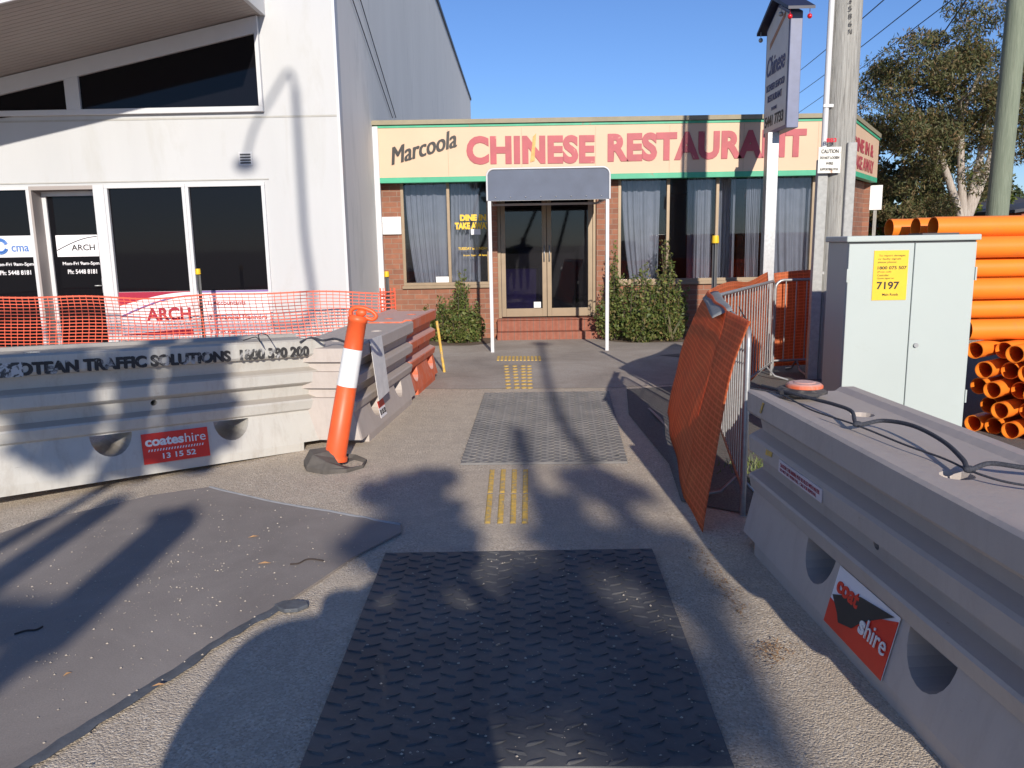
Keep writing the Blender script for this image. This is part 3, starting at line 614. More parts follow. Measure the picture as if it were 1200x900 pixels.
for k in (1, 2): twrap(res, 'Marcoola', 'lettering', M['black_letter'], fas, (a.x+.011*k, FYs-.007-.001*k, a.z+.004*k), d, Vector((-d.z, 0, d.x)), d.length, .27, bold=0.0, shear=0.45, depth=.004)
# peeling paint streak on the N
mb = MB(); q = YP(625, 190, FYs); mb.prism([(q.x-.05, FYs-.014, q.z), (q.x+.02, FYs-.014, q.z+.02), (q.x+.05, FYs-.014, q.z+.45), (q.x+.0, FYs-.014, q.z+.40)], (0, .003, 0)); under(res, mb, 'paint_patch', plain('old_paint', (0.68, 0.36, 0.12), 0.7, var=.3, vs=12), parent=fas)
cd3 = Vector((sa, ca, 0))
def CH(s, u0, ulen, z0, hh): 
    p = chpt(u0, -.006); return twrap(res, s, 'lettering', M['red_letter'], fas, (p[0], p[1], z0), cd3, Z, ulen, hh, bold=.03)
CH('DINE IN &', .15, 1.75, 3.02, .22); CH('TAKE AWAY', .15, 1.85, 2.74, .22)
# downpipe and meter box at the left end
mb = MB(); mb.box(xL-.02+.0, FYs-.03, 0, xL+.07, FYs+.05, zl-.02); under(res, mb, 'downpipe', M['white_frame'], 0.006)
a, b_ = YP(444, 275, RY), YP(470, 254, RY)
mb = MB(); mb.box(a.x, RY-.05, a.z, b_.x, RY-.002, b_.z); mb.box(a.x+.02, RY-.058, (a.z+b_.z)/2+.03, b_.x-.02, RY-.051, (a.z+b_.z)/2+.06); under(res, mb, 'letter_box', M['paper'], 0.006)
# windows
def rwin(x0, x1, z0, z1, mull, dark=()):
    fr = .05; y0, y1 = RY+.0-.012, RY+.07
    mb = MB(); mb.box(x0, y0, z1-fr, x1, y1, z1); mb.box(x0, y0, z0, x1, y1, z0+fr)
    xs = [x0]+[q for q in mull]+[x1]
    for i, q in enumerate(xs):
        a_ = q if i == 0 else (q-fr if i == len(xs)-1 else q-fr/2); mb.box(a_, y0+.001, z0+fr, a_+fr, y1-.001, z1-fr)
    f = under(res, mb, 'window', M['alu_bronze'], 0.003)
    for i in range(len(xs)-1):
        a_ = xs[i]+(fr if i == 0 else fr/2); c_ = xs[i+1]-(fr if i == len(xs)-2 else fr/2)
        mb = MB(); mb.box(a_, RY+.028, z0+fr, c_, RY+.034, z1-fr); under(res, mb, 'pane', M['glass'], parent=f)
    mb = MB(); mb.box(x0-.02, RY-.05, z0-.05, x1+.02, RY+.1, z0-.001); under(res, mb, 'sill', M['alu_bronze'], 0.004, parent=f)
    return f
wl_ = rwin(wL0, wL1, sill, head-.0, [rx(527)])
mR = [rx(782), rx(839), rx(897), rx(950)]
wr_ = rwin(wR0, wR1, sill, head-.0, mR)
# glazing under the chamfer
mb = MB(); chbox(mb, .32, 1.33, .28, .29, .9, 2.6); under(res, mb, 'pane', M['glass_dark'], parent=wr_)
mb = MB(); chbox(mb, .0, .06, .2, .3, 0, 2.6); chbox(mb, 1.0, 1.05, .24, .32, .9, 2.6); chbox(mb, .3, 1.34, .24, .32, .9, .95); under(res, mb, 'corner_frame', M['alu_bronze'], parent=wr_)
def curtain(x0, x1, y, seed, swing=0.0, amp=.03, top=head-.03, bot=sill+.04, gather=1.0):
    mb = MB(); nx, nz = 90, 14; r_ = random.Random(seed); ph = [r_.random()*6 for _ in range(4)]
    vs = []
    for j in range(nz+1):
        v = j/nz; z_ = top+(bot-top)*v
        for i in range(nx+1):
            u = i/nx; xx = x0+(x1-x0)*(u*(1-(1-gather)*v)+swing*v*v*(1-u))
            k = 34*(1+.2*math.sin(3*u+ph[0])); yy = y+amp*(.35+.65*v**.5)*(math.sin(k*u+ph[1]+.9*v)+.45*math.sin(2.3*k*u+ph[2]))
            vs.append((xx, yy, z_))
    fs = [(j*(nx+1)+i, j*(nx+1)+i+1, (j+1)*(nx+1)+i+1, (j+1)*(nx+1)+i) for j in range(nz) for i in range(nx)]
    mb.add(vs, fs, 0, True); return under(res, mb, 'curtain', M['curtain'], parent=None)
curtain(wL0+.06, rx(525), RY+.20, 1, swing=.18)
curtain(rx(529), rx(562), RY+.22, 2, swing=-.1)
curtain(wR0+.08, rx(775), RY+.20, 3, swing=.22, gather=.96)
curtain(rx(808), rx(836), RY+.20, 4)
curtain(rx(843), rx(864), RY+.24, 5, amp=.02)
curtain(rx(876), rx(893), RY+.20, 6, swing=.05)
curtain(rx(903), rx(952), RY+.20, 7, swing=.12)
curtain(rx(960), wR1-.05, RY+.20, 8)
# stickers on the left window
def ws(s, x, y, wd, hh, mat=M['yellow'], **k):
    a = YP(x, y, RY); return twrap(res, s, 'lettering', mat, wl_, (a.x, RY+.022, a.z), X, Z, wd, hh, **k)
ws('DINE IN', 539, 259, .44, .105, bold=.06); ws('TAKE AWAY', 533, 269, .60, .115, bold=.06)
ws('TUESDAY to SUNDAY', 537, 293, .50, .045, bold=.02); ws('from 5pm till late', 543, 301, .40, .04, bold=.01)
mb = MB(); a = YP(511, 331, RY); mb.box(a.x, RY+.018, a.z, a.x+.23, RY+.024, a.z+.095); under(res, mb, 'notice', M['paper'], parent=wl_); mb = MB(); a = YP(552, 275, RY); mb.box(a.x, RY+.018, a.z, a.x+.16, RY+.024, a.z+.09); under(res, mb, 'notice', M['paper'], parent=wl_)
# doors, steps
dY = RY+.10; dz0 = .335
mb = MB(); fr = .055; xm_ = (wd0+wd1)/2; dh = 2.52
mb.box(wd0, dY-.03, dz0, wd0+fr, dY+.05, dh); mb.box(wd1-fr, dY-.03, dz0, wd1, dY+.05, dh); mb.box(wd0+fr, dY-.03, dh-fr, wd1-fr, dY+.05, dh); mb.box(wd0, dY-.03, dh, wd1, dY+.05, head)
df = under(res, mb, 'door_frame', M['alu_bronze'], 0.003)
for a_, b_, s_ in ((wd0+fr+.004, xm_-.004, 1), (xm_+.004, wd1-fr-.004, -1)):
    mb = MB(); q = .075
    mb.box(a_, dY-.012, dz0+.02, a_+q, dY+.03, dh-fr-.004); mb.box(b_-q, dY-.012, dz0+.02, b_, dY+.03, dh-fr-.004); mb.box(a_+q, dY-.012, dz0+.02, b_-q, dY+.03, dz0+.16); mb.box(a_+q, dY-.012, dh-.16, b_-q, dY+.03, dh-fr-.004)
    d_ = under(res, mb, 'door', M['alu_bronze'], 0.003)
    mb = MB(); mb.box(a_+q, dY+.006, dz0+.16, b_-q, dY+.012, dh-.16); under(res, mb, 'pane', M['glass_dark'], parent=d_)
    hx = (b_-.04) if s_ > 0 else (a_+.04)
    mb = MB(); mb.tube([(hx, dY-.013, 1.3), (hx, dY-.05, 1.3), (hx, dY-.05, 1.55), (hx, dY-.013, 1.55)], .010, 6); under(res, mb, 'handle', M['galv'], parent=d_)
    if s_ > 0:
        mb = MB(); mb.box(b_-q-.15, dY-.0, dz0+.17, b_-q-.03, dY+.004, dz0+.27); under(res, mb, 'notice', M['paper'], parent=d_)
mb = MB(); sx0, sx1 = wd0-.02, wd1+.16
mb.box(sx0, RY-.36, 0, sx1, RY+.2, .13); mb.box(sx0, RY-.14, .13, wd1+.0, RY+.2, .315); mb.box(sx0, RY-.17, .315, wd1+.02, RY+.2, .335)
under(res, mb, 'step', M['step'], 0.006)

# ================================================================== ENTRANCE CANOPY (stands on its own two posts)
can = empty('entrance_canopy', (0.43, 12.0, 0), 0, 'blue grey canvas canopy on two white posts before the doors', 'canopy')
cyF = 11.8; c0, c1 = YP(571, 235, cyF).x, YP(714.5, 235, cyF).x; cz0 = 2.215; cz1 = 2.66
prof = [(cyF, cz0), (cyF-.0, cz0+.25), (cyF+.06, cz0+.36), (cyF+.18, cz1-.03), (cyF+.35, cz1), (FYs-.03, cz1+.02)]
mb = MB(); n = len(prof)
def rc(x, inset): return x
for i in range(n-1):
    (ya, za), (yb, zb_) = prof[i], prof[i+1]
    e = .006
    mb.add([(c0, ya, za), (c1, ya, za), (c1, yb, zb_), (c0, yb, zb_), (c0+e, ya+e, za-e), (c1-e, ya+e, za-e), (c1-e, yb+e, zb_-e), (c0+e, yb+e, zb_-e)], [(0, 1, 2, 3), (4, 7, 6, 5)])
for xx, s_ in ((c0, 1), (c1, -1)):
    pr = [(xx, y_, z_) for y_, z_ in prof]+[(xx, FYs-.03, cz0)]
    mb.prism(pr, (s_*.006, 0, 0))
under(can, mb, 'canvas', M['canopy'])
# white piping with round upper corners along the front face
def rrect(x0, x1, z0, z1, r, y):
    pts = [(x0, y, z0), (x0, y, z1-r)]+[(x0+r-r*math.cos(a), y, z1-r+r*math.sin(a)) for a in np.linspace(.2, math.pi/2, 6)]
    pts += [(x1-r+r*math.sin(a), y, z1-r+r*math.cos(a)) for a in np.linspace(0, math.pi/2-.2, 6)]+[(x1, y, z1-r), (x1, y, z0)]; return pts
mb = MB(); mb.tube(rrect(c0, c1, cz0, cz1-.0, .10, cyF-.012), .014, 6); under(can, mb, 'piping', M['white_frame'])
mb = MB(); ppts = rrect(c0+.01, c1-.01, cz0, cz1-.01, .10, cyF-.006); mb.prism(ppts, (0, .008, 0)); under(can, mb, 'valance', M['canopy'])
mb = MB()
for k in range(8): 
    xx = c0+.12+(c1-c0-.24)*k/7; mb.sphere((xx, cyF-.013, cz0+.045), .010, u=6, v=4)
under(can, mb, 'eyelets', M['galv'])
mb = MB()
for xx in (c0+.03, c1-.03):
    mb.box(xx-.02, cyF, cz0-.005, xx+.02, FYs-.04, cz0+.03)
mb.box(c0+.05, cyF+.0, cz0-.005, c1-.05, cyF+.04, cz0+.03); mb.box(c0+.05, FYs-.08, cz0-.005, c1-.05, FYs-.04, cz0+.03)
under(can, mb, 'frame', M['white_frame'])
for (gx, gy), xx in (((576, 412), c0+.03), ((713, 412), c1-.03)):
    g = G(gx, gy); mb = MB(); mb.box(xx-.025, cyF-.0, 0.0, xx+.025, cyF+.05, cz0-.006); under(can, mb, 'post', M['white_frame'], 0.004)

# ================================================================== ROADSIDE SIGN OF THE RESTAURANT
sg = empty('roadside_sign', (3.80, 12.35, 0), 0, 'tall roofed sign on a galvanised post, Chinese written in script', 'sign')
sX = 3.83; sy0, sy1 = 11.85, 12.95; sz0, sz1 = 3.16, 4.72; sth = .17
mb = MB(); mb.box(3.70, 12.27, 0, 3.87, 12.43, sz0); under(sg, mb, 'post', M['galv'], 0.006)
mb = MB(); mb.box(sX, sy0, sz0, sX+sth, sy1, sz1); under(sg, mb, 'light_box', M['sign_frame'], 0.008)
mb = MB(); mb.prism([(sX-.006, sy0+.05, sz0+.05), (sX-.006, sy1-.05, sz0+.05), (sX-.006, sy1-.05, sz1-.02), (sX-.006, (sy0+sy1)/2, sz1+.20), (sX-.006, sy0+.05, sz1-.02)], (.004, 0, 0)); pnl = under(sg, mb, 'face_panel', M['sign_grey'])
mb = MB(); mb.prism([(sX+.001, sy0, sz1), (sX+.001, sy1, sz1), (sX+.001, (sy0+sy1)/2, sz1+.24)], (sth-.002, 0, 0)); under(sg, mb, 'gable', M['sign_frame'])
mb = MB(); ym = (sy0+sy1)/2
for s_ in (-1, 1):
    e = ym+s_*.74; mb.prism([(sX-.10, ym, sz1+.30), (sX-.10, e, sz1-.02), (sX-.10, e, sz1+.02), (sX-.10, ym, sz1+.36)], (sth+.20, 0, 0))
rf_ = under(sg, mb, 'roof', M['sign_roof'])
for xx, yy, mm in ((sX-.05, sy0-.12, 'red_gloss'), (sX+sth+.05, sy0-.12, 'red_gloss'), (sX-.06, sy0+.25, 'galv'), (sX-.06, sy1+.10, 'galv')):
    mb = MB(); z_ = sz1+.00+.43*max(0, .6-abs(yy-ym)); mb.tube([(xx, yy, z_+.04), (xx, yy, z_-.06)], .005, 5); mb.sphere((xx, yy, z_-.10), .035, u=8, v=6); under(sg, mb, 'bell', M[mm], parent=rf_)
def SG(s, y0, w_, z0, h_, mat='sign_ink', **k): return twrap(sg, s, 'lettering', M[mat], pnl, (sX-.008, y0, z0), Vector((0, -1, 0)), Z, w_, h_, **k)
SG('Chinese', sy1-.10, .85, sz0+.86, .28, shear=.4, bold=.012); SG('LICENSED SEAFOOD', sy1-.12, .84, sz0+.64, .10, bold=.01); SG('RESTAURANT', sy1-.2, .66, sz0+.48, .10, bold=.01); SG('PHONE', sy1-.4, .25, sz0+.34, .05); SG('5441 7733', sy1-.10, .86, sz0+.12, .16, 'black_letter', bold=.02)
mb = MB(); mb.prism([(sX-.012, sy1-.22, sz0+1.25), (sX-.012, sy1-.9, sz0+1.55), (sX-.012, sy1-.9, sz0+1.62), (sX-.012, sy1-.22, sz0+1.33)], (.004, 0, 0)); under(sg, mb, 'brush_stroke', plain('worn_gold', (0.42, 0.22, 0.12), 0.6), parent=pnl)

# ================================================================== POLES AND WIRES
pb = G(964, 447); PY = 9.2
t0 = YP(992, 0, PY); t1 = YP(975.5, 290, PY)
lean = (t0.x-t1.x)/(t0.z-t1.z); bx = t1.x-lean*t1.z
pole = empty('power_pole', (bx, PY, 0), 0, 'weathered grey timber power pole with white conduit and caution plate', 'pole')
def px_(z): return bx+lean*z
mb = MB(); zz = np.linspace(0, 10.5, 14); mb.tube([(px_(z), PY, z) for z in zz], [.185-.004*z for z in zz], 24); under(pole, mb, 'trunk', M['old_wood'])
mb = MB(); mb.tube([(px_(z)-.165+.004*z*0-.03, PY-.10, z) for z in (2.2, 5, 8, 10)], .032, 10); under(pole, mb, 'conduit', M['white_frame'])
mb = MB(); mb.box(-.06, -.05, 0, .05, .03, 2.45); 
for i, v in enumerate(mb.v): mb.v[i] = (px_(v[2])-.20+v[0], PY-.10+v[1], v[2])
under(pole, mb, 'cable_guard', M['guard'], 0.006)
mb = MB(); mb.box(-.065, -.05, 0, .065, .03, 2.62)
for i, v in enumerate(mb.v): mb.v[i] = (px_(v[2])+.075+v[0]*.8, PY-.168+v[1], v[2])
under(pole, mb, 'cable_guard', M['guard'], 0.012)
mb = MB()
for z in (3.0, 4.2, 2.3, 1.2): mb.box(px_(z)-.235, PY-.14, z, px_(z)-.13, PY-.131, z+.03)
under(pole, mb, 'saddle', M['galv'])
a = YP(958, 203, PY-.21); b_ = YP(986, 172, PY-.21)
mb = MB(); mb.box(a.x, PY-.214, a.z, b_.x, PY-.208, b_.z); pl = under(pole, mb, 'caution_plate', plain('rusty_plate', (0.72, 0.70, 0.64), 0.5, dirt=(0.35, 0.15, 0.05, 1), dirt_at=(0.60, 0.70), dscale=9))
wq = b_.x-a.x; hq = b_.z-a.z
for s_, u, v, ww, hh in (('CAUTION', .12, .76, .76, .15), ('DO NOT LOOSEN', .08, .54, .84, .10), ('WIRE', .34, .32, .32, .10), ('SUPPORTING POLE', .10, .10, .80, .09)):
    twrap(pole, s_, 'lettering', M['black_letter'], pl, (a.x+u*wq, PY-.2145, a.z+v*hq), X, Z, ww*wq, hh*hq, bold=.02)
a = YP(968, 167, PY-.19); twrap(pole, '883', 'lettering', M['red_gloss'], None, (a.x, PY-.195, a.z), X, Z, .11, .045, bold=.03)
for k, ch_ in enumerate('N68530'):
    a = YP(995, 40-9*k, PY-.17); twrap(pole, ch_, 'lettering', M['black_letter'], None, (a.x-.01, PY-.18, a.z), X, Z, .035, .05)
gpY = 13.0
g0 = YP(1193, 0, gpY); g1 = YP(1168.5, 250, gpY); ln = (g0.x-g1.x)/(g0.z-g1.z); gbx = g1.x-ln*g1.z
gp = MB(); gp.tube([(gbx+ln*z, gpY, z) for z in (0, 2, 4, 6, 8, 9.5)], [.165, .16, .155, .15, .145, .14], 20)
tag(gp.build('treated_pole', M['green_wood']), 'greenish treated timber pole rising behind the orange pipes', 'pole')
for (x0, y0), (x1, y1), Ya, Yb, lb in (((1090, -48), (900, 109), 11, 42, 'thin dark wire running behind the power pole, topmost of three'), ((1140, -49), (900, 133), 12, 42, 'thin dark wire running behind the power pole, middle of three'), ((1180, -50), (900, 155), 13, 42, 'thin dark wire running behind the power pole, lowest of three'), ((1165, -50), (1045, 118), 14, 30, 'steep dark wire passing in front of the gum tree')):
    P0, P1 = YP(x0, y0, Ya), YP(x1, y1, Yb); mb = MB()
    mb.tube([P0.lerp(P1, u)-Vector((0, 0, .5*u*(1-u))) for u in np.linspace(0, 1, 12)], .010 if lb[0] == 't' else .016, 5)
    tag(mb.build('power_line', M['wire']), lb, 'wire', 'overhead power lines')

for (xa, ya), (xb, yb), lb in (((405, -25), (460, 138), 'first'), ((415, -25), (464, 138), 'second')):
    def XW(x, y): d = ray(x, y); return Vector((0, 0, H))+d*((CXW+.03)/d.x)
    P0, P1 = XW(xa, ya), XW(xb, yb); mb = MB(); mb.tube([P0, P1], .008, 5); tag(mb.build('wall_line', M['wire']), f'{lb} of two thin cables slanting down the grey side wall', 'wire', 'cables on the side wall')  # dark tubes added along two slanting lines just off the wall

# ================================================================== TREES
def tree(name, base, hgt, trunk_r, clumps, leafmat, barkmat, label, n_leaf, size, cr, seed, droop=0.6, elong=3.5, group=None):
    r_ = random.Random(seed); root = empty(name, base, 0, label, 'tree', group)
    mb = MB(); B = Vector((0, 0, 0)); fork = Vector((r_.uniform(-.1, .1), 0, hgt*.22))
    mb.tube([B, B.lerp(fork, .5)+Vector((.05, 0, 0)), fork], [trunk_r, trunk_r*.85, trunk_r*.75], 10)
    cs = [Vector(c) for c in clumps]
    prim = []
    for tx in (-.8, -.3, .25, .8):      # a few main limbs, the rest branch off them
        tgt = min(cs, key=lambda c: abs(c.x-tx*max(abs(q.x) for q in cs))+abs(c.z-hgt*.6)*.4)
        e = fork.lerp(tgt, .55)+Vector((0, 0, .25)); m_ = fork.lerp(e, .5)+Vector((r_.uniform(-.12, .12), 0, -.08))
        mb.tube([fork-Vector((0, 0, .1)), m_, e], [trunk_r*.62, trunk_r*.5, trunk_r*.38], 8); prim.append(e)
    for c in cs:
        e = min(prim, key=lambda q: (q-c).length); mid = e.lerp(c, .5)+Vector((r_.uniform(-.2, .2), r_.uniform(-.2, .2), r_.uniform(0, .25)))
        mb.tube([e, mid, c], [trunk_r*.30, trunk_r*.18, trunk_r*.05], 6)
    mb.build('trunk', barkmat, root)
    P = []
    per = n_leaf//len(clumps)
    for c in clumps:
        for k in range(7):
            cc = np.array(c)+rng.normal(size=3)*cr*.55; rr = cr*r_.uniform(.25, .5)
            P.append(blob_pts(cc, (rr, rr, rr*.75), per//7))
    leaves('crown', leafmat, np.vstack(P), size, root, elong, droop); return root
TYY = 18.0
tb = YP(1133, 262, TYY); 
def tp(x, y, Y=TYY): 
    q = YP(x, y, Y); return (q.x-tb.x, q.y-TYY, q.z)
cl_ = [tp(*q) for q in ((1050, 150, 18), (1038, 190, 18.5), (1065, 105, 18), (1090, 75, 18.4), (1120, 60, 18), (1150, 60, 17.6), (1180, 50, 18), (1210, 70, 18), (1100, 120, 17.4), (1135, 110, 17.2), (1165, 110, 17.5), (1080, 160, 17.5), (1120, 160, 18.5), (1200, 125, 18), (1240, 100, 18), (1060, 215, 18.5), (1095, 200, 18.4), (1215, 165, 18.4), (1040, 125, 18.2), (1150, 150, 18.9))]
tree('gum_tree', (tb.x, TYY, 0), 8.6, .16, cl_, M['gum_leaf'], M['bark'], 'tall gum tree with pale forked trunk behind the pipes', 70000, .105, 1.1, 3, elong=4.2)
def hedge_tree(x, Y, ztop, wdt, mat, label, seed, n=7000, size=.16):
    r_ = random.Random(seed); c = YP(x, 250, Y)
    cl2 = [(r_.uniform(-wdt, wdt), r_.uniform(-.6, .6), ztop*r_.uniform(.35, .88)) for _ in range(8)]
    tree('tree', (c.x, Y, 0), ztop*.8, .12, cl2, mat, M['bark_dark'], label, n, size, wdt*.62, seed, .2, 2.2, 'trees behind the restaurant')
hedge_tree(1062, 21, 4.1, 1.5, M['dark_leaf'], 'dense dark tree right beside the restaurant corner', 11, 9000)
hedge_tree(1100, 23, 3.3, 1.4, M['bright_leaf'], 'low yellow green tree below the gum tree crown', 12, 7000)
hedge_tree(1205, 28, 3.5, 2.0, M['dark_leaf'], 'dark tree beyond the red roof, past the green pole', 13, 7000)
hedge_tree(1150, 32, 3.1, 2.2, M['dark_leaf'], 'distant low tree between gum trunk and green pole', 14, 6000)
# houses behind
h1 = empty('house', (14, 24, 0), 0, 'house with low dark roof behind the orange pipes', 'house', 'houses behind the pipes')
mb = MB(); mb.box(-4.0, 0, 0, 2.4, 5, 1.9); mb.build('wall', M['brick'], h1)
mb = MB(); mb.prism([(-4.4, -.4, 1.9), (2.8, -.4, 1.9), (2.0, 2.5, 2.75), (-3.2, 2.5, 2.4)], (0, 0, .08)); mb.prism([(-3.2, 2.5, 2.4), (2.0, 2.5, 2.75), (2.8, 5.4, 1.9), (-4.4, 5.4, 1.9)], (0, 0, .08)); mb.build('roof', M['roof_dark'], h1)
h2 = empty('house', (14.5, 21, 0), 0, 'house with red brick gable at the edge of the view', 'house', 'houses behind the pipes')
mb = MB(); mb.prism([(-1.6, 0, 0), (4, 0, 0), (4, 0, 2.2), (1.4, 0, 2.55), (-1.6, 0, 2.15)], (0, 3, 0)); mb.build('wall', M['roof_red'], h2)
mb = MB(); mb.prism([(-1.9, -.2, 2.15), (1.4, -.2, 2.60), (1.4, -.2, 2.68), (-1.9, -.2, 2.23)], (0, 3.4, 0)); mb.prism([(1.402, -.2, 2.60), (4.3, -.2, 2.2), (4.3, -.2, 2.28), (1.402, -.2, 2.68)], (0, 3.4, 0)); mb.build('roof', M['roof_dark'], h2)
ca_, cb2 = YP(1019, 246, 15.5), YP(1034, 217, 15.5)
ws_ = empty('board_sign', ((ca_.x+cb2.x)/2, 15.5, 0), R(-20), 'white board on a stake beyond the brick corner pillar', 'sign')
wsw = (cb2.x-ca_.x)/2
mb = MB(); mb.box(-wsw, -.02, ca_.z, wsw, 0, cb2.z); mb.build('board', M['paper'], ws_)
mb = MB(); mb.box(-.03, .001, 0, .03, .05, cb2.z-.05); mb.build('stake', M['old_wood'], ws_)

# ================================================================== SHRUBS
def shrub(name, base, spots, label, n, seed, size=.055, shoots=8):
    r_ = random.Random(seed); root = empty(name, base, 0, label, 'shrub', 'shrubs under the restaurant windows'); P = []; mb = MB()
    for (x, y, h_, r0) in spots:
        P.append(blob_pts((x, y, h_*.45), (r0, r0*.7, h_*.48), n//len(spots)))
        for _ in range(shoots):
            a = r_.uniform(0, 6.28); tx, ty = x+math.cos(a)*r0*.9*r_.random(), y+math.sin(a)*r0*.5; hh = h_*r_.uniform(.85, 1.28)
            mb.tube([(x+.1*math.cos(a), y, 0), (tx*.5+x*.5, ty, hh*.5), (tx, ty, hh)], [.008, .006, .002], 5)
            k = 26; u = np.linspace(.35, 1, k)[:, None]; P.append(np.array([x*.5+tx*.5, ty, hh*.5])*(1-u)+np.array([tx, ty, hh])*u+rng.normal(size=(k, 3))*.022)
    mb.build('stem', M['bark_dark'], root)
    P = np.vstack(P); P = P[P[:, 2] > .01]; leaves('foliage', M['bush_leaf'], P, size, root, 1.9, -.1); return root
shrub('shrub', (-1.0, 13.2, 0), [(-.30, 0, .62, .22), (-.02, .0, .80, .22), (.22, -.08, .55, .20), (-.05, -.22, .40, .24), (.10, -.2, .45, .2), (.05, .05, .98, .10), (-.55, .1, .5, .15)], 'leafy shrub between the orange barrier and the canopy', 6500, 21)
shrub('shrub', (2.05, 13.05, 0), [(-.58, .0, .80, .26), (-.30, -.1, .95, .28), (.0, -.05, 1.0, .28), (.30, 0, 1.05, .26), (.50, .05, .85, .22), (-.1, -.3, .55, .35), (.35, -.25, .5, .25), (-.5, .15, 1.25, .10), (.38, .2, 1.30, .12)], 'tall green shrub below the wide restaurant window', 11000, 22)
def blades():
    root = empty('strap_plant', (2.42, 12.72, 0), 0, 'plant with long strap leaves beside the tall shrub', 'plant'); mb = MB()
    for i in range(16):
        a = random.uniform(0, 6.28); L = random.uniform(.35, .75); r = random.uniform(.25, .8); p = []
        wdt = .022
        for k in range(6):
            u = k/5; d = L*u*r; z_ = L*(u*(1-r*.3)-.75*r*u*u)+.03; c = Vector((math.cos(a)*d, math.sin(a)*d*.7, max(.015, z_))); s_ = Vector((-math.sin(a), math.cos(a), 0))*wdt*(1-u**2); p += [c-s_, c+s_]
        mb.add(p, [(2*k, 2*k+1, 2*k+3, 2*k+2) for k in range(5)], 0, True)
    mb.build('strap_leaf', M['blade_leaf'], root)
blades()

# ================================================================== WATER BARRIERS
PROF = [(.275, 1.0), (.288, .985), (.285, .87), (.272, .85), (.225, .835), (.208, .745), (.258, .715), (.272, .70), (.268, .615), (.250, .60), (.205, .575), (.195, .49), (.256, .46), (.264, .445), (.250, .37), (.230, .352), (.285, .07), (.285, 0)]
def water_barrier(label, mat, L, Hh, loc, rotz, tilt=0.0, top_trough=True, group='water filled barriers', shift=0.0):
    root = empty('water_barrier', loc, 0, label, 'barrier', group); root.rotation_euler = (0, tilt, rotz)
    right = [(w_, z*Hh) for w_, z in PROF]
    top = [(-.22, Hh*1.0), (-.19, Hh*.975), (.19, Hh*.975), (.22, Hh*1.0)] if top_trough else []
    ring = [(-w_, z) for w_, z in right[::-1]]+top+right     # y, z around from front-bottom over the top to back-bottom
    n = len(ring); mb = MB()
    st = [(-L/2, .80, .94), (-L/2+.05, 1, 1), (L/2-.05, 1, 1), (L/2, .80, .94)]
    st = [(-L/2, .97, .995), (-L/2+.02, 1, 1), (L/2-.02, 1, 1), (L/2, .97, .995)]
    vs = []
    for x, sy, sz in st: vs += [(x, y*sy, z*sz) for y, z in ring]
    fs = [(i*n+j, i*n+(j+1) % n, (i+1)*n+(j+1) % n, (i+1)*n+j) for i in range(len(st)-1) for j in range(n)]
    fs = [f[::-1] for f in fs]
    k = (len(st)-1)*n
    mb.add(vs, fs+[tuple(range(n)), tuple(k+j for j in range(n-1, -1, -1))])
    body = mb.build('body', mat, root)
    bm = bmesh.new(); bm.from_mesh(body.data); bmesh.ops.recalc_face_normals(bm, faces=bm.faces); bm.to_mesh(body.data); bm.free()
    cut = MB()
    for s_ in (-1, 1):
        cx = s_*.42+shift
        pts = [(cx-.135, -.6, .345*Hh)]+[(cx-.135*math.cos(a), -.6, .345*Hh-.15*math.sin(a)) for a in np.linspace(.15, math.pi-.15, 12)]+[(cx+.135, -.6, .345*Hh)]
        cut.prism(pts, (0, 1.2, 0))
        cut.box(s_*(L/2-.20), -.6, -.1, s_*(L/2+.1), .6, .075*Hh)
    for z0_, z1_ in ((.49, .585), (.745, .84)):
        for s_ in (-1, 1): cut.box(s_*(L/2-.045), -.6, z0_*Hh, s_*(L/2+.1), .6, z1_*Hh)
    cut.tube([(0, -.6, .55*Hh), (0, .6, .55*Hh)], .022, 10)
    cut.tube([(-L*.26, .04, Hh*.86), (-L*.26, .04, Hh*1.1)], .052, 16)
    cut.tube([(L*.12, -.10, Hh*.86), (L*.12, -.10, Hh*1.1)], .055, 12)
    co = cut.build('cutter', mat, root); bm = bmesh.new(); bm.from_mesh(co.data); bmesh.ops.recalc_face_normals(bm, faces=bm.faces); bm.to_mesh(co.data); bm.free()
    b_ = body.modifiers.new('cut', 'BOOLEAN'); b_.object = co; b_.solver = 'EXACT'; b_.operation = 'DIFFERENCE'
    bv = body.modifiers.new('edge', 'BEVEL'); bv.width = .007; bv.segments = 2; bv.limit_method = 'ANGLE'; bv.angle_limit = R(28)
    bpy.context.view_layer.update(); bake(body); bpy.data.objects.remove(co)
    for p in body.data.polygons: p.use_smooth = False
    return root, Hh
def face_pt(u, zfrac, Hh, off_=0.0):   # a point on the front skirt
    for (w0, z0), (w1, z1) in zip(PROF[:-1], PROF[1:]):
        if z1 <= zfrac <= z0: tt = (zfrac-z1)/(z0-z1+1e-9); return Vector((u, -(w1+(w0-w1)*tt)-off_, zfrac*Hh))
def skirt_frame(Hh, z0f, z1f):
    a = face_pt(0, z0f, Hh); b = face_pt(0, z1f, Hh); up = (b-a).normalized(); return a, up
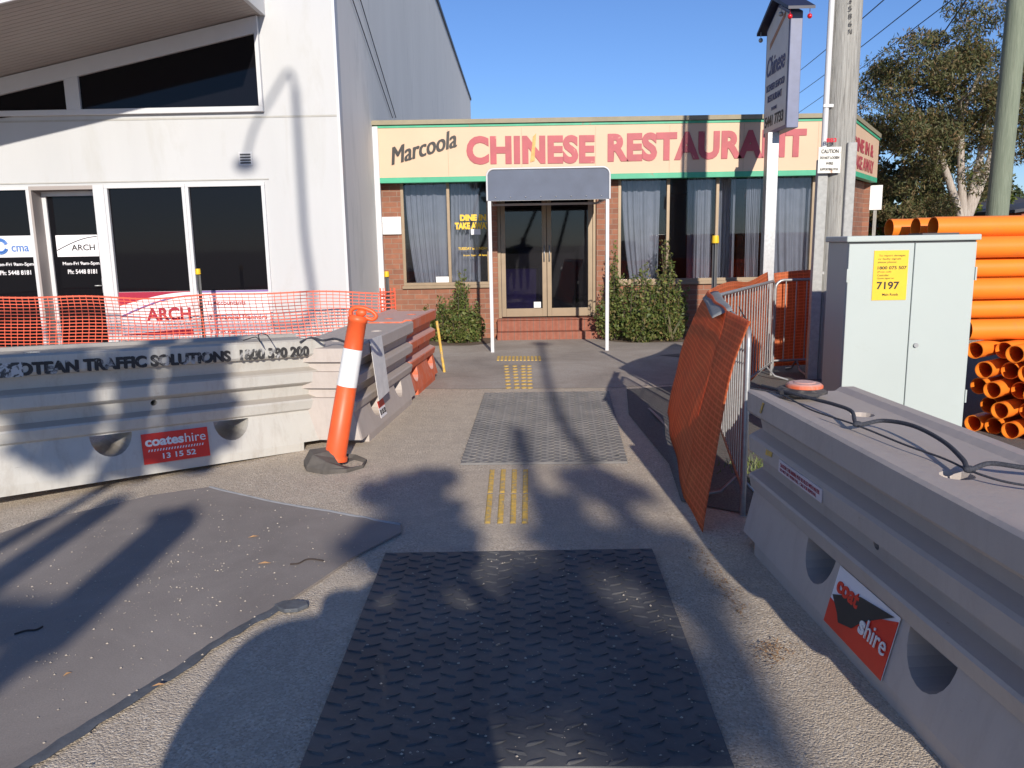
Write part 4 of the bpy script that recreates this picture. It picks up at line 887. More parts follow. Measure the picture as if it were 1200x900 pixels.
def plaque(root, Hh, torn=False, shift=0.0):
    a, up = skirt_frame(Hh, .09, .33); a = a+Vector((shift, 0, 0)); n = Vector((1, 0, 0)).cross(up)  # towards the front
    o = a+n*.004-up*.02; w_, h_ = .34, .185; K = 1.36
    def P(u, v, d=0): return o+Vector((1, 0, 0))*u*K+up*v*1.15+n*d
    if not torn:
        mb = MB(); mb.prism([P(-w_/2, .01), P(w_/2, .01), P(w_/2, .01+h_), P(-w_/2, .01+h_)], n*.004); s = mb.build('plaque', M['sign_red'], root)
        text_fit('coates', 'lettering', M['paper'], s, P(-.155, .115, .005), X, up, .195*K, .052*1.15, bold=.035); text_fit('hire', 'lettering', M['paper'], s, P(.047, .115, .005), X, up, .108*K, .056*1.15)
        mb = MB()
        for k in range(20): u = -.145+k*.0145; mb.prism([P(u, .083, .0045), P(u+.006, .083, .0045), P(u+.011, .097, .0045), P(u+.005, .097, .0045)], n*.002)
        mb.build('stripe', M['paper'], s)
        text_fit('13 15 52', 'lettering', M['paper'], s, P(-.075, .032, .005), X, up, .17*K, .034*1.15, bold=.02)
    else:
        h_ = .21
        mb = MB(); mb.prism([P(-w_/2, .0), P(w_/2, .0), P(w_/2, h_), P(-w_/2, h_)], n*.003); s = mb.build('plaque', M['film_white'], root)
        mb = MB(); mb.prism([P(-w_/2, 0, .0035), P(w_/2, 0, .0035), P(w_/2, h_*.93, .0035), P(.10, h_*.78, .0035), (P(.02, h_*.62, .0035)), P(-.05, h_*.35, .0035), P(-w_/2, h_*.42, .0035)], n*.002); mb.build('red_layer', M['sign_red'], s)
        mb = MB(); mb.prism([P(-w_/2+.01, h_*.50, .006), P(-.02, h_*.82, .006), P(.15, h_*.95, .006), P(.07, h_*.68, .006), P(.02, h_*.50, .006), P(-.02, h_*.28, .006), P(-.09, h_*.18, .006), P(-.11, h_*.30, .006)], n*.002); mb.build('torn_patch', M['sign_dark'], s)
        text_fit('coat', 'lettering', M['sign_red'], s, P(-.150, .125, .0045), X, up, .13*K, .052*1.15, bold=.035)
        text_fit('s', 'lettering', M['paper'], s, P(.018, .070, .009), X, up, .03*K, .045*1.15, bold=.035); text_fit('hire', 'lettering', M['paper'], s, P(.053, .070, .009), X, up, .105*K, .062*1.15)
    return s
# left one
A_ = Vector((-3.30, 4.74, .09)); B_ = Vector((-1.60, 6.30, -.01)); L1 = (B_-A_).length
yaw1 = math.atan2(B_.y-A_.y, B_.x-A_.x); nrm1 = Vector((-math.sin(yaw1), math.cos(yaw1), 0))
dirL = (B_-A_).normalized(); A_ = A_-dirL*.30; L1 = (B_-A_).length; SH1 = .12
c1_ = (A_+B_)/2+nrm1*.285
wb1, h1_ = water_barrier('long white water barrier stencilled TRAFFIC SOLUTIONS, with red plaque', M['barrier'], L1, .89, c1_, yaw1, math.asin((A_.z-B_.z)/L1), shift=SH1)
plaque(wb1, h1_, shift=SH1)
o = face_pt(0, .885, h1_, .003)
STEN = plain('stencil_paint', (0.035, 0.033, 0.033), .7, dirt=(0.42, 0.41, 0.40, 1), dirt_at=(0.54, 0.62), dscale=9)
for dx, dz, nm in ((0, 0, 0), (.007, -.004, 1)):
    text_fit('OOTEAN TRAFFIC SOLUTIONS  1800 390 200', 'stencil_lettering', STEN, wb1, o+Vector((-1.07+.15+dx, -dx*.02-.0005*nm, -.030+dz)), X, Z, 2.08, .082, bold=.035, depth=.001)
mb = MB(); mb.box(-.96, -.2905, .885*h1_-.036, -.80, -.289, .885*h1_+.055); mb.build('paint_smear', plain('smear', (0.06, 0.06, 0.06), .7, dirt=(0.5, 0.5, 0.5, 1), dirt_at=(0.45, 0.5), dscale=20), wb1)
# second, end on, with a grey placard
yaw2 = math.atan2(2.0, .18); c2 = Vector((-1.20, 7.22, 0))+Vector((-math.sin(yaw2), math.cos(yaw2), 0))*.285
wb2, h2_ = water_barrier('grey white water barrier behind the leaning bollard, grey placard hung on it', M['barrier_dusty'], 2.0, .83, c2, yaw2)
mb = MB(); mb.prism([(-.67, -.294, .84*1.0), (-.30, -.294, .83), (-.27, -.335, .33), (-.63, -.335, .31)], (0, .004, 0)); mb.build('placard', M['paper_dusty'], wb2)
a, up = skirt_frame(h2_, .1, .33); n = Vector((1, 0, 0)).cross(up); mb = MB(); mb.prism([a+n*.003+X*(-.38)+up*.02, a+n*.003+X*(-.18)+up*.02, a+n*.003+X*(-.18)+up*.17, a+n*.003+X*(-.38)+up*.17], n*.003); tg = mb.build('tag', M['film_white'], wb2)
mb = MB(); mb.prism([a+n*.0065+X*(-.38)+up*.11, a+n*.0065+X*(-.18)+up*.11, a+n*.0065+X*(-.18)+up*.17, a+n*.0065+X*(-.38)+up*.17], n*.002); mb.build('tag_header', M['sign_red'], tg)
text_fit('13 15 52', 'lettering', M['black_letter'], tg, a+n*.0065+X*(-.365)+up*.045, X, up, .17, .045, bold=.02)
# orange one behind it
yaw3 = math.atan2(1.6, .14); c3 = Vector((-1.08, 8.96, .0))+Vector((-math.sin(yaw3), math.cos(yaw3), 0))*.285
wb3, h3_ = water_barrier('orange water barrier with faded pink top, end of the row', M['barrier_orange'], 1.35, .84, c3, yaw3)
# right one
yawR = math.atan2(-2.1, .12); cR = Vector((1.245, 2.86, 0))+Vector((-math.sin(yawR), math.cos(yawR), 0))*.285
wbR, hR = water_barrier('dusty water barrier with torn red plaque and rope along its top', M['barrier_dusty'], 2.48, .835, cR, yawR, shift=.03)
plaque(wbR, hR, True, .03)
a = face_pt(-.60, .655, hR, .003)
mb = MB(); mb.box(-.62-.17, -.2765, .62*hR, -.15-.17, -.272, .69*hR); lb_ = mb.build('warning_strip', plain('faded_label', (0.62, 0.56, 0.58), .6), wbR)
text_fit('CAUTION: THIS BARRIER MUST BE FILLED WITH WATER', 'lettering', M['film_red'], lb_, (-.77, -.277, .655*hR), X, Z, .43, .018, depth=.001); text_fit('DO NOT LIFT WHEN FULL - CALL FOR REMOVAL', 'lettering', M['film_red'], lb_, (-.77, -.277, .630*hR), X, Z, .40, .015, depth=.001)
mb = MB(); mb.prism([(-1.03, -.292, .90*hR), (-1.01, -.292, .90*hR), (-.97, -.292, .97*hR), (-.99, -.292, .97*hR)], (0, .003, 0)); mb.prism([(-.97, -.2755, .66*hR), (-.89, -.2755, .67*hR), (-.88, -.2755, .70*hR), (-.96, -.2755, .695*hR)], (0, .003, 0)); mb.build('paint_mark', M['yellow_paint'], wbR)

# rope on the right barrier
zt_ = hR+.004
def sm(pts, k=8):      # smooth path
    P = [Vector(p) for p in pts]; out = []
    for i in range(len(P)-1):
        p0, p1, p2, p3 = P[max(i-1, 0)], P[i], P[i+1], P[min(i+2, len(P)-1)]
        for j in range(k):
            u = j/k; out.append(.5*((2*p1)+(p2-p0)*u+(2*p0-5*p1+4*p2-p3)*u*u+(3*p1-p0-3*p2+p3)*u**3))
    return out+[P[-1]]
rope = empty('rope', G(1005, 497, zt_), 0, 'dark braided rope knotted along the dusty barrier top', 'rope')
def rp(path, r, dz=0): 
    mb = MB(); mb.tube(sm([G(x, y, zt_+z) for x, y, z in path]), r, 8); mb.v = [tuple(Vector(v)-rope.location) for v in mb.v]; return mb
m1_ = rp([(893, 452, .0), (925, 460, .02), (955, 468, .02), (978, 474, .03), (998, 482, .03), (1005, 497, .006), (1035, 493, .02), (1070, 499, .035), (1105, 517, .03), (1128, 538, .02), (1136, 550, .006), (1160, 543, .02), (1200, 548, .02), (1260, 555, .01)], .0085); m1_.build('thick_cord', M['rope'], rope)
m2_ = rp([(880, 455, .0), (915, 462, .0), (950, 480, 0), (1003, 498, .004), (1060, 521, .0), (1105, 537, .0), (1138, 552, .004), (1180, 565, 0), (1240, 574, 0)], .004); m2_.build('thin_cord', M['rope'], rope)
for x, y in ((1005, 497), (1136, 550)): mb = MB(); mb.sphere(G(x, y, zt_+.008)-rope.location, .016, sc=(1.3, 1, .8)); mb.build('knot', M['rope'], rope)
# rubber foot with an orange disc standing on the far end of that barrier
rb = empty('rubber_foot', (1.40, 3.93, .853), 0.3, 'black rubber foot with orange disc lying on the barrier', 'bollard base')
mb = MB(); mb.tube([(0, 0, -.015), (0, 0, .005), (0, 0, .02)], [.165, .165, .14], 8, smooth=False); mb.build('foot', M['rubber'], rb)
mb = MB(); mb.tube([(0.02, 0, .02), (.02, 0, .035), (.02, 0, .05)], [.12, .12, .10], 20); mb.tube([(0.02, 0, .0505), (.02, 0, .058)], [.075, .065], 16); mb.build('disc', M['barrier_orange'], rb); rb.scale = (.75, .75, .75)

# ================================================================== BOLLARD
bo = empty('bollard', (-1.39, 5.70, 0), 0, 'leaning orange bollard with white reflective band on dark rubber base', 'bollard')
mb = MB(); mb.tube([(0, 0, 0), (0, 0, .035), (0, 0, .055), (.01, 0, .062)], [.235, .235, .20, .10], 9, smooth=False); b0 = mb.build('base', plain('rubber_base', (0.10, 0.088, 0.078), .85, var=.25, vs=9, bmp=.3, bs=50), bo, .006); b0.rotation_euler = (R(1), R(2), .3)
topv = YP(420, 370, 5.78)-bo.location; ax = Vector((topv.x, topv.y, topv.z))
def bp(u): return Vector((.0, -.01, .05)).lerp(ax, u)
zu = lambda y: (545-y)/(545-370)
us = [0, .03, .035, zu(453)]; 
mb = MB(); mb.tube([bp(0), bp(.03), bp(.035), bp(zu(455))], [.093, .090, .078, .073], 24); mb.build('tube', M['orange_plastic'], bo)
mb = MB(); mb.tube([bp(zu(454.9)), bp(zu(410))], [.0735, .0705], 24); mb.build('band', M['band'], bo)
mb = MB(); mb.tube([bp(zu(409.8)), bp(.955), bp(.957), bp(.985), bp(1.0)], [.069, .066, .071, .071, .055], 24); mb.build('tube', M['orange_plastic'], bo)
mb = MB(); h0 = bp(1.0)
ring = [h0+Vector((-.055+.0, 0, .0)), h0+Vector((-.055, 0, .035)), h0+Vector((-.02, 0, .06)), h0+Vector((.04, 0, .055)), h0+Vector((.10, 0, .03)), h0+Vector((.13, 0, -.005)), h0+Vector((.10, 0, -.03)), h0+Vector((.055, 0, -.015))]
mb.tube(sm(ring, 3), .016, 8); mb.sphere(h0+Vector((.02, 0, .02)), .04, sc=(1, .5, .7)); mb.build('handle', M['orange_plastic'], bo)

# ================================================================== MESH FENCE (left) and pickets
def picket(base, h_, label, capmat='yellow'):
    root = empty('star_picket', base, 0, label, 'post', 'star pickets with yellow caps')
    mb = MB()
    for k in range(3):
        a = 2*math.pi*k/3+.4; d = Vector((math.cos(a), math.sin(a), 0))*.026; s_ = Vector((-d.y, d.x, 0)).normalized()*.004
        mb.prism([d*0-s_, d-s_, d+s_, s_], (0, 0, h_-.02))
    mb.build('stake', M['picket'], root)
    mb = MB(); mb.tube([(0, 0, h_-.07), (0, 0, h_-.06), (0, 0, h_)], [.032, .034, .030], 12); mb.build('cap', M['yellow'], root)
FYn = 10.2
pA = YP(231, 315, FYn); picket((pA.x, FYn+.02, 0), pA.z, 'star picket with yellow cap before the office window film')
pB = YP(453, 318, 10.4); picket((pB.x, 10.4, 0), pB.z, 'star picket with yellow cap beside the brick wall')
pC = YP(838.5, 276, 7.6); picket((pC.x, 7.6, 0), pC.z, 'tall picket with yellow cap behind the leaning mesh')
yp = MB(); a = G(527, 398+6); 
yp.tube([(-.98, 10.0, 0), (-1.05, 9.95, .66)], .018, 8); tag(yp.build('yellow_stake', M['yellow_paint']), 'yellow stake leaning at the end of the orange barrier', 'stake')
def mesh_fence():
    root = empty('mesh_fence', (-5, 10.2, 0), 0, 'orange open mesh fence strung across the office front', 'fence')
    pts = [(-10.5, 10.15), (-7.0, 10.18), (pA.x, FYn-.02), (-2.6, 10.22), (-1.95, 10.35), (pB.x, 10.38), (pB.x+.04, 10.6)]
    seg = [0]
    for a, b in zip(pts[:-1], pts[1:]): seg.append(seg[-1]+math.dist(a, b))
    def at(s_):
        for i in range(len(pts)-1):
            if s_ <= seg[i+1] or i == len(pts)-2:
                u = (s_-seg[i])/(seg[i+1]-seg[i]); return pts[i][0]*(1-u)+pts[i+1][0]*u, pts[i][1]*(1-u)+pts[i+1][1]*u
    L = seg[-1]; V = []; Fc = []
    def q(s_, z): 
        x, y = at(min(max(s_, 0), L)); sag = .02*math.sin(s_*1.9)+.012*math.sin(s_*4.1); return (x+5+.03*math.sin(z*5+s_*.8), y-10.2+.02*math.sin(s_*2.3+z*2), z+sag*(z/1.0))
    top = 1.03
    def ribbon(a, b, wv, k):
        base = len(V)
        for i in range(k+1):
            u = i/k; s_ = a[0]*(1-u)+b[0]*u; z = a[1]*(1-u)+b[1]*u
            V.append(q(s_-wv[0], z-wv[1])); V.append(q(s_+wv[0], z+wv[1]))
        for i in range(k): Fc.append((base+2*i, base+2*i+1, base+2*i+3, base+2*i+2))
    z = .05
    j = 0
    while z <= top+.001:
        ribbon((0, z), (L, z), (0, .0052 if z < top-.03 else .010), 160); z += .042; j += 1
    s_ = 0
    while s_ < L:
        ribbon((s_, .05), (s_, top), (.0040, 0), 8); s_ += .082
    mb = MB(); mb.add(V, Fc); mb.build('netting', M['mesh'], root)
    # bunched roll of mesh at the corner picket
    mb = MB()
    for k in range(14): 
        z0 = .36+.05*k; mb.tube([(pB.x+5+.10*math.cos(a), .2+.06*math.sin(a), z0) for a in np.linspace(0, 6.0, 12)], .008, 4)
    for a in np.linspace(0, 6, 9): mb.tube([(pB.x+5+.10*math.cos(a), .2+.06*math.sin(a), .3), (pB.x+5+.10*math.cos(a), .2+.06*math.sin(a), 1.06)], .006, 4)
    mb.build('rolled_end', M['mesh'], root)
mesh_fence()
# tie wires on the left barrier
mb = MB(); z0 = .92
mb.tube(sm([G(285, 399, z0), G(300, 395, z0+.01), G(305, 401, z0), G(303, 392, z0+.03), G(312, 392, z0+.03), G(318, 400, z0)], 4), .004, 5)
tag(mb.build('wire_loop', M['wire']), 'bent wire loop on top of the stencilled barrier', 'wire')
mb = MB(); mb.tube(sm([G(352, 401, .87), G(365, 396, .89), G(378, 399, .88), G(392, 397, .87), G(405, 401, .86)], 4), .010, 6)
tag(mb.build('rope_end', M['rope']), 'short dark rope where the two white barriers meet', 'rope')

# ================================================================== CROWD BARRIERS ON THE RIGHT
def ccb(label, a, b, htop, lean_=0.0):
    a = Vector((*a, 0)); b = Vector((*b, 0)); L = (b-a).length; yaw = math.atan2(b.y-a.y, b.x-a.x)
    root = empty('crowd_barrier', a, yaw, label, 'barrier', 'steel crowd barriers'); root.rotation_euler = (lean_, 0, yaw)
    r = .10; z0 = .16
    P = [(0, 0, .0), (0, 0, htop-r)]+[(r-r*math.cos(q), 0, htop-r+r*math.sin(q)) for q in (.4, .8, 1.2, 1.57)]+[(L-r+r*math.sin(q), 0, htop-r+r*math.cos(q)) for q in (0, .4, .8, 1.2)]+[(L, 0, htop-r), (L, 0, 0)]
    mb = MB(); mb.tube(P, .017, 8); mb.tube([(0, 0, z0), (L, 0, z0)], .014, 8); mb.build('frame', M['galv'], root)
    nb = int(L/.125)
    for k in range(1, nb):
        mb = MB(); x = L*k/nb; mb.tube([(x, 0, z0), (x, 0, htop)], .008, 6); mb.build('bar', M['galv'], root)
    for x in (.3, L-.3):
        mb = MB(); mb.tube([(x, -.25, .015), (x, -.10, .05), (x, 0, z0), (x, .10, .05), (x, .25, .015)], .013, 6); mb.build('foot', M['galv'], root)
    return root
HB = 1.10
ccb('steel crowd barrier nearest the dusty barrier, seen almost end on', (1.29, 4.50), (1.66, 6.75), HB)
ccb('steel crowd barrier with mesh behind its bars, middle of three', (1.74, 7.05), (2.96, 9.36), HB+.02)
ccb('steel crowd barrier backed by bright orange mesh beside the pole', (3.02, 9.50), (5.1, 9.80), HB+.02)
def cloth(name, grid, label, parent=None, thick=.004):
    nu, nv = len(grid), len(grid[0]); me = bpy.data.meshes.new(name)
    me.from_pydata([tuple(p) for row in grid for p in row], [], [(i*nv+j, (i+1)*nv+j, (i+1)*nv+j+1, i*nv+j+1) for i in range(nu-1) for j in range(nv-1)])
    me.materials.append(M['web']); me.polygons.foreach_set('use_smooth', [True]*len(me.polygons))
    uv = me.uv_layers.new(name='UVMap'); 
    us = [[0]*nv for _ in range(nu)]; vs_ = [[0]*nv for _ in range(nu)]
    for i in range(nu):
        for j in range(nv):
            if i: us[i][j] = us[i-1][j]+(Vector(grid[i][j])-Vector(grid[i-1][j])).length
            if j: vs_[i][j] = vs_[i][j-1]+(Vector(grid[i][j])-Vector(grid[i][j-1])).length
    for lp in me.loops: i, j = divmod(lp.vertex_index, nv); uv.data[lp.index].uv = (us[i][j], vs_[i][j])
    o = bpy.data.objects.new(name, me); col.objects.link(o); s_ = o.modifiers.new('thickness', 'SOLIDIFY'); s_.thickness = thick
    return tag(o, label, 'mesh screen')
def quadgrid(T0, T1, B0, B1, nu=36, nv=26, f=None):
    g = []
    for i in range(nu+1):
        u = i/nu; row = []
        for j in range(nv+1):
            v = j/nv; p = T0.lerp(T1, u).lerp(B0.lerp(B1, u), v)
            if f: p = p+f(u, v)
            row.append(p)
        g.append(row)
    return g
# draped screen: far top, near top, far bottom, near bottom tip
def fold(u, v):
    w_ = .010*math.sin(7*v+4*u)+.006*math.sin(13*u+3*v)+.003*math.sin(17*v-9*u)
    return Vector((-.9*w_-.10*math.sin(math.pi*v)*(1-u)*.6, w_*.4, 0))
Tf, Tn = Vector((1.64, 6.98, 1.17)), Vector((1.30, 5.05, 1.16)); Bf, Bn = Vector((1.33, 7.10, .06)), Vector((0.99, 4.75, .03))
cloth('mesh_screen', quadgrid(Tf, Tn, Bf, Bn, f=fold), 'large orange mesh screen draped over the nearest crowd barrier')
# near flap of the same screen, turned to face the path
def flap(u, v): return Vector((.02*math.sin(12*v)*u, -.02*math.sin(7*v), .012*math.sin(20*u)))
tip = Vector((1.0, 4.20, .01))
g = []
for i in range(15):
    u = i/14; row = []
    for j in range(27):
        v = j/26
        a = Tn.lerp(Vector((0.99, 4.75, .03)), v)+fold(1, v); b = Vector((1.29, 4.47, 1.145)).lerp(tip, v**1.1)
        far = 1-.25*math.sin(math.pi*min(1, v*1.0))
        p = a.lerp(b, u*far)+Vector((.010*math.sin(8*v+3*u)*u, 0, 0)); row.append(p)
    g.append(row)
cloth('mesh_flap', g, 'loose lit flap of orange mesh hanging to a point on the ground')
# grey shade cloth over the top rail
g = []
for i in range(11):
    u = i/10; row = []
    for j in range(9):
        v = j/8; p = Vector((1.66, 6.85, 1.20)).lerp(Vector((1.34, 5.15, 1.185)), u)+Vector((.03-.13*v, .0, -.035-.05*v*v+.006*math.sin(9*u+4*v))); row.append(p)
    g.append(row)
gc = cloth('shade_cloth', g, 'strip of grey cloth over the top of the draped mesh'); gc.data.materials.clear(); gc.data.materials.append(plain('grey_cloth', (0.22, 0.23, 0.235), .9, var=.2, vs=30)); gc['category'] = 'cloth'
def wv(u, v): return Vector((.02*math.sin(6*u+5*v), .02*math.sin(9*u), .03*math.sin(7*u)*(1-v)))
cloth('mesh_screen', quadgrid(Vector((1.70, 7.20, 1.16)), Vector((2.92, 9.48, 1.20)), Vector((1.78, 7.25, .12)), Vector((2.95, 9.50, .05)), f=wv), 'orange mesh screen behind the bars of the middle crowd barrier')
cloth('mesh_screen', quadgrid(Vector((3.02, 9.58, 1.20)), Vector((5.1, 9.88, 1.20)), Vector((3.05, 9.58, .08)), Vector((5.1, 9.88, .08)), f=wv), 'flat bright orange mesh screen beside the power pole')
mb = MB(); mb.tube(sm([Vector((1.29, 4.50, .97)), Vector((1.6, 5.6, .99)), Vector((2.05, 7.5, .98))], 5), .005, 5); mb.tube(sm([Vector((1.30, 4.52, .90)), Vector((1.9, 6.6, .88)), Vector((2.2, 7.9, .88))], 5), .003, 5)
tag(mb.build('tie_wire', M['wire']), 'dark tie wires joining two crowd barriers', 'wire')
# grass tuft
gt = MB()
for k in range(220):
    x, y = 1.62+random.gauss(0, .10), 5.35+random.gauss(0, .22); h_ = random.uniform(.03, .09); a = random.random()*6
    gt.add([(x-.004, y, .008), (x+.004, y, .008), (x+.03*math.cos(a), y+.03*math.sin(a), h_)], [(0, 1, 2)])
tag(gt.build('grass_tuft', M['grass']), 'small grass tuft between crowd barrier and dusty barrier', 'grass', kind='stuff')
# paper scrap in the shade
a, b_ = G(760, 478, .01), G(783, 502, .01); d = (b_-a); nn = Vector((d.y, -d.x, 0)).normalized()*.025
mb = MB(); mb.add([a-nn*.5, a+d*.5-nn, b_-nn*.3, b_+nn*.3, a+d*.5+nn+Vector((0, 0, .02)), a+nn*.5], [(0, 1, 4, 5), (1, 2, 3, 4)]); tag(mb.build('bark_strip', plain('pale_bark', (0.40, 0.34, 0.28), .9)), 'pale strip of bark lying beside the mesh screen', 'bark')

# ================================================================== ELECTRICAL CABINET
cbx0, cbx1 = 2.225, 3.11; cby0, cby1 = 5.5, 5.87; cbz = 1.60
cb_ = empty('signal_cabinet', ((cbx0+cbx1)/2, 5.68, 0), 0, 'pale green grey steel cabinet with yellow label 7197', 'cabinet')
def cab(mb, name, mat, bevel=0, parent=None): return under(cb_, mb, name, mat, bevel, parent)
mb = MB(); mb.box(cbx0+.01, cby0+.02, 0.0, cbx1-.01, cby1, cbz-.03); cab(mb, 'body', M['cabinet'], .006)
mb = MB(); mb.box(cbx0-.01, cby0-.012, cbz-.03, cbx1+.01, cby1+.012, cbz+.01); cab(mb, 'lid', M['cabinet'], .008)
mb = MB(); mb.box(cbx0+.012, cby0+.012, cbz-.042, cbx1-.012, cby0+.0195, cbz-.031); cab(mb, 'gap_strip', M['dark_cap'])
xs_ = YP(1068, 350, 5.5).x
for a_, b_ in ((cbx0+.012, xs_-.003), (xs_+.003, cbx1-.012)):
    mb = MB(); mb.box(a_, cby0, .12, b_, cby0+.019, cbz-.043); cab(mb, 'door', M['cabinet'], .004)
a = YP(1021, 352, 5.5); b_ = YP(1066, 293, 5.5)
mb = MB(); mb.box(a.x, cby0-.004, a.z, b_.x-.005, cby0-.001, b_.z); yl = cab(mb, 'label_plate', M['yellow'])
wq, hq = b_.x-.005-a.x, b_.z-a.z
for s_, u, v, ww, hh, bo_ in (('To report damages', .14, .87, .76, .045, 0), ('or faulty signals', .12, .805, .66, .045, 0), ('please phone:', .12, .74, .54, .045, 0), ('1800 075 507', .12, .62, .84, .065, .02), ('(Free call)', .12, .55, .40, .04, 0), ('Controller', .12, .485, .34, .04, 0), ('Quote signal no.', .12, .42, .50, .04, 0), ('7197', .12, .22, .66, .155, .025), ('Main Roads', .30, .09, .46, .05, .01)):
    twrap(cb_, s_, 'lettering', M['black_letter'], yl, (a.x+u*wq, cby0-.0045, a.z+v*hq), X, Z, ww*wq, hh*hq, bold=bo_, depth=.001)
for zq in (.45, 1.3):
    for xq in (cbx0+.002, cbx1-.012):
        mb = MB(); mb.box(xq, cby0-.008, zq, xq+.010, cby0+.012, zq+.09); cab(mb, 'hinge', M['cabinet'])
mb = MB(); mb.tube([(xs_+.05, cby0-.001, .86), (xs_+.05, cby0-.014, .86)], .016, 10); cab(mb, 'lock', M['galv'])
mb = MB(); mb.box(2.75, 5.55, cbz+.0105, 3.0, 5.75, cbz+.022); cab(mb, 'lid_plate', M['dark_cap'])

# ================================================================== ORANGE PIPES
def pipe_mesh(L, r):
    mb = MB(); n = 28; wl2 = .006; vs = []
    for x in (0, L):
        for rr in (r, r-wl2): vs += [(x, rr*math.cos(2*math.pi*j/n), rr*math.sin(2*math.pi*j/n)) for j in range(n)]
    fs = []
    for j in range(n):
        k = (j+1) % n
        fs += [(j, 2*n+j, 2*n+k, k), (n+j, n+k, 3*n+k, 3*n+j), (j, k, n+k, n+j), (2*n+j, 3*n+j, 3*n+k, 2*n+k)]
    mb.add(vs, fs, 0, True)
    me = bpy.data.meshes.new('sewer_pipe'); me.from_pydata(mb.v, [], mb.f); me.materials.append(M['orange_pipe']); me.polygons.foreach_set('use_smooth', [True]*len(me.polygons)); me.update()
    e = me.attributes.new('sharp_edge', 'BOOLEAN', 'EDGE')
    for i, ed in enumerate(me.edges):
        a_, b_ = ed.vertices; 
        if abs(me.vertices[a_].co.x-me.vertices[b_].co.x) < 1e-4: e.data[i].value = True
    return me
pm = pipe_mesh(6.0, .084); pm2 = pipe_mesh(4.5, .068)
npipe = 0
ORD = ['top', 'second', 'third', 'fourth', 'fifth', 'sixth', 'seventh', 'eighth', 'ninth']
def pipe(x, y, z, yaw, me, label):
    o = bpy.data.objects.new('sewer_pipe', me); col.objects.link(o); o.location = (x, y, z); o.rotation_euler = (random.uniform(0, 3), 0, yaw)
    return tag(o, label, 'pipe', 'orange pipes stacked behind the cabinet')
r = .10
COLS = ['nearest', 'second', 'third', 'rearmost']
for j in range(6):     # straight layers lying on the slanting heap
    for i in range(5 if j < 5 else 3):
        y = 6.48+i*.178+(.085 if j % 2 else 0); z = .846+j*.1655
        if j == 5: x = (3.36, 3.35, 3.25)[i]; y = 6.62+i*.27; z = 1.672
        elif i == 0: x = 3.62 if j == 0 else 3.52+.1*math.sin(j*3)
        else: x = 3.70+.10*math.sin(j*1.7+i*2.2)
        row = ['lowest', 'fifth', 'fourth', 'third', 'second', 'top'][j]; cn = ['nearest', 'second', 'third', 'fourth', 'rearmost'][i] if j < 5 else ['nearest', 'middle', 'rearmost'][i]
        pipe(x, y, z, R(2.0)+.006*math.sin(j+i), pm, f'orange pipe in the {row} layer of the straight stack, {cn} one of that layer')
HC = ['farthest left', 'second', 'third', 'fourth', 'fifth', 'sixth']; HR = ['bottom', 'second', 'third', 'fourth', 'top']
for k in range(5):
    for c in range(6):
        z = .073+k*.154; d = c*.150+(.075 if k % 2 else 0); a_ = 36+2.5*math.sin(k*2.3+c*1.7); s_ = .09*math.sin(c*2.9+k*1.3)
        pipe(3.72+.60*d+.80*s_, 6.45-.80*d+.60*s_, z, R(a_), pm2, f'open ended slanting pipe, {HC[c]} in the {HR[k]} row of the heap')

# ================================================================== ROAD PLATES AND TACTILE STRIPS
def tread_plate(name, corners, thick, label, mat, cols, rows, bl=.038, bw=.008):
    # corners: far left, far right, near right, near left
    c = [Vector((p.x, p.y, 0)) for p in corners]; cen = sum(c, Vector())/4; root = None
    mb = MB(); top = [Vector((p.x, p.y, thick)) for p in c]; bot = [p+(p-cen)*.008 for p in c]; bot = [Vector((p.x, p.y, .002)) for p in bot]
    vs = [p-cen for p in top+bot]; vs = [Vector((p.x, p.y, q)) for p, q in zip(vs, [thick]*4+[.002]*4)]
    mb.add(vs, [(0, 3, 2, 1), (0, 1, 5, 4), (1, 2, 6, 5), (2, 3, 7, 6), (3, 0, 4, 7)])
    for i in range(cols):
        for j in range(rows):
            u = (i+.5)/cols; v = (j+.5)/rows
            p = c[0].lerp(c[1], u).lerp(c[3].lerp(c[2], u), v)-cen
            if (i+j) % 2: continue
            s_ = 1 if i % 2 else -1; a = s_*R(28)+R(random.uniform(-2, 2)); d = Vector((math.cos(a), math.sin(a), 0)); n_ = Vector((-d.y, d.x, 0))
            pp = [p-d*bl, p-d*bl*.5-n_*bw, p+d*bl*.5-n_*bw, p+d*bl, p+d*bl*.5+n_*bw, p-d*bl*.5+n_*bw]
            b6 = [Vector((q.x, q.y, thick)) for q in pp]; t6 = [Vector(((q.x-p.x)*.75+p.x, (q.y-p.y)*.4+p.y, thick+.005)) for q in pp]
            mb.add(b6+t6, [(6, 7, 8, 9, 10, 11)]+[(k, (k+1) % 6, (k+1) % 6+6, k+6) for k in range(6)])
    o = mb.build(name, mat); o.location = cen
    hb = MB()
    for u, v in ((.05, .06), (.95, .06), (.05, .94), (.95, .94), (.03, .5), (.97, .5)):
        p = c[0].lerp(c[1], u).lerp(c[3].lerp(c[2], u), v)-cen; hb = MB(); hb.tube([(p.x, p.y, thick+.0005), (p.x, p.y, thick+.0035)], [.017, .012], 12); hb.build('bolt', M['picket'], o)
    return tag(o, label, 'road plate', 'ribbed black road plates on the path')
tread_plate('road_plate', [G(452, 652), G(764, 647), G(860, 905), G(352, 905)], .02, 'black ribbed road plate in the shadow of two people', M['plate'], 21, 38, bl=.040, bw=.0065)
tread_plate('road_plate', [G(568, 462), G(713, 460), G(735, 543), G(540, 545)], .016, 'dusty ribbed road plate between the yellow tactile strips', M['plate_dusty'], 25, 62, bl=.042, bw=.010)
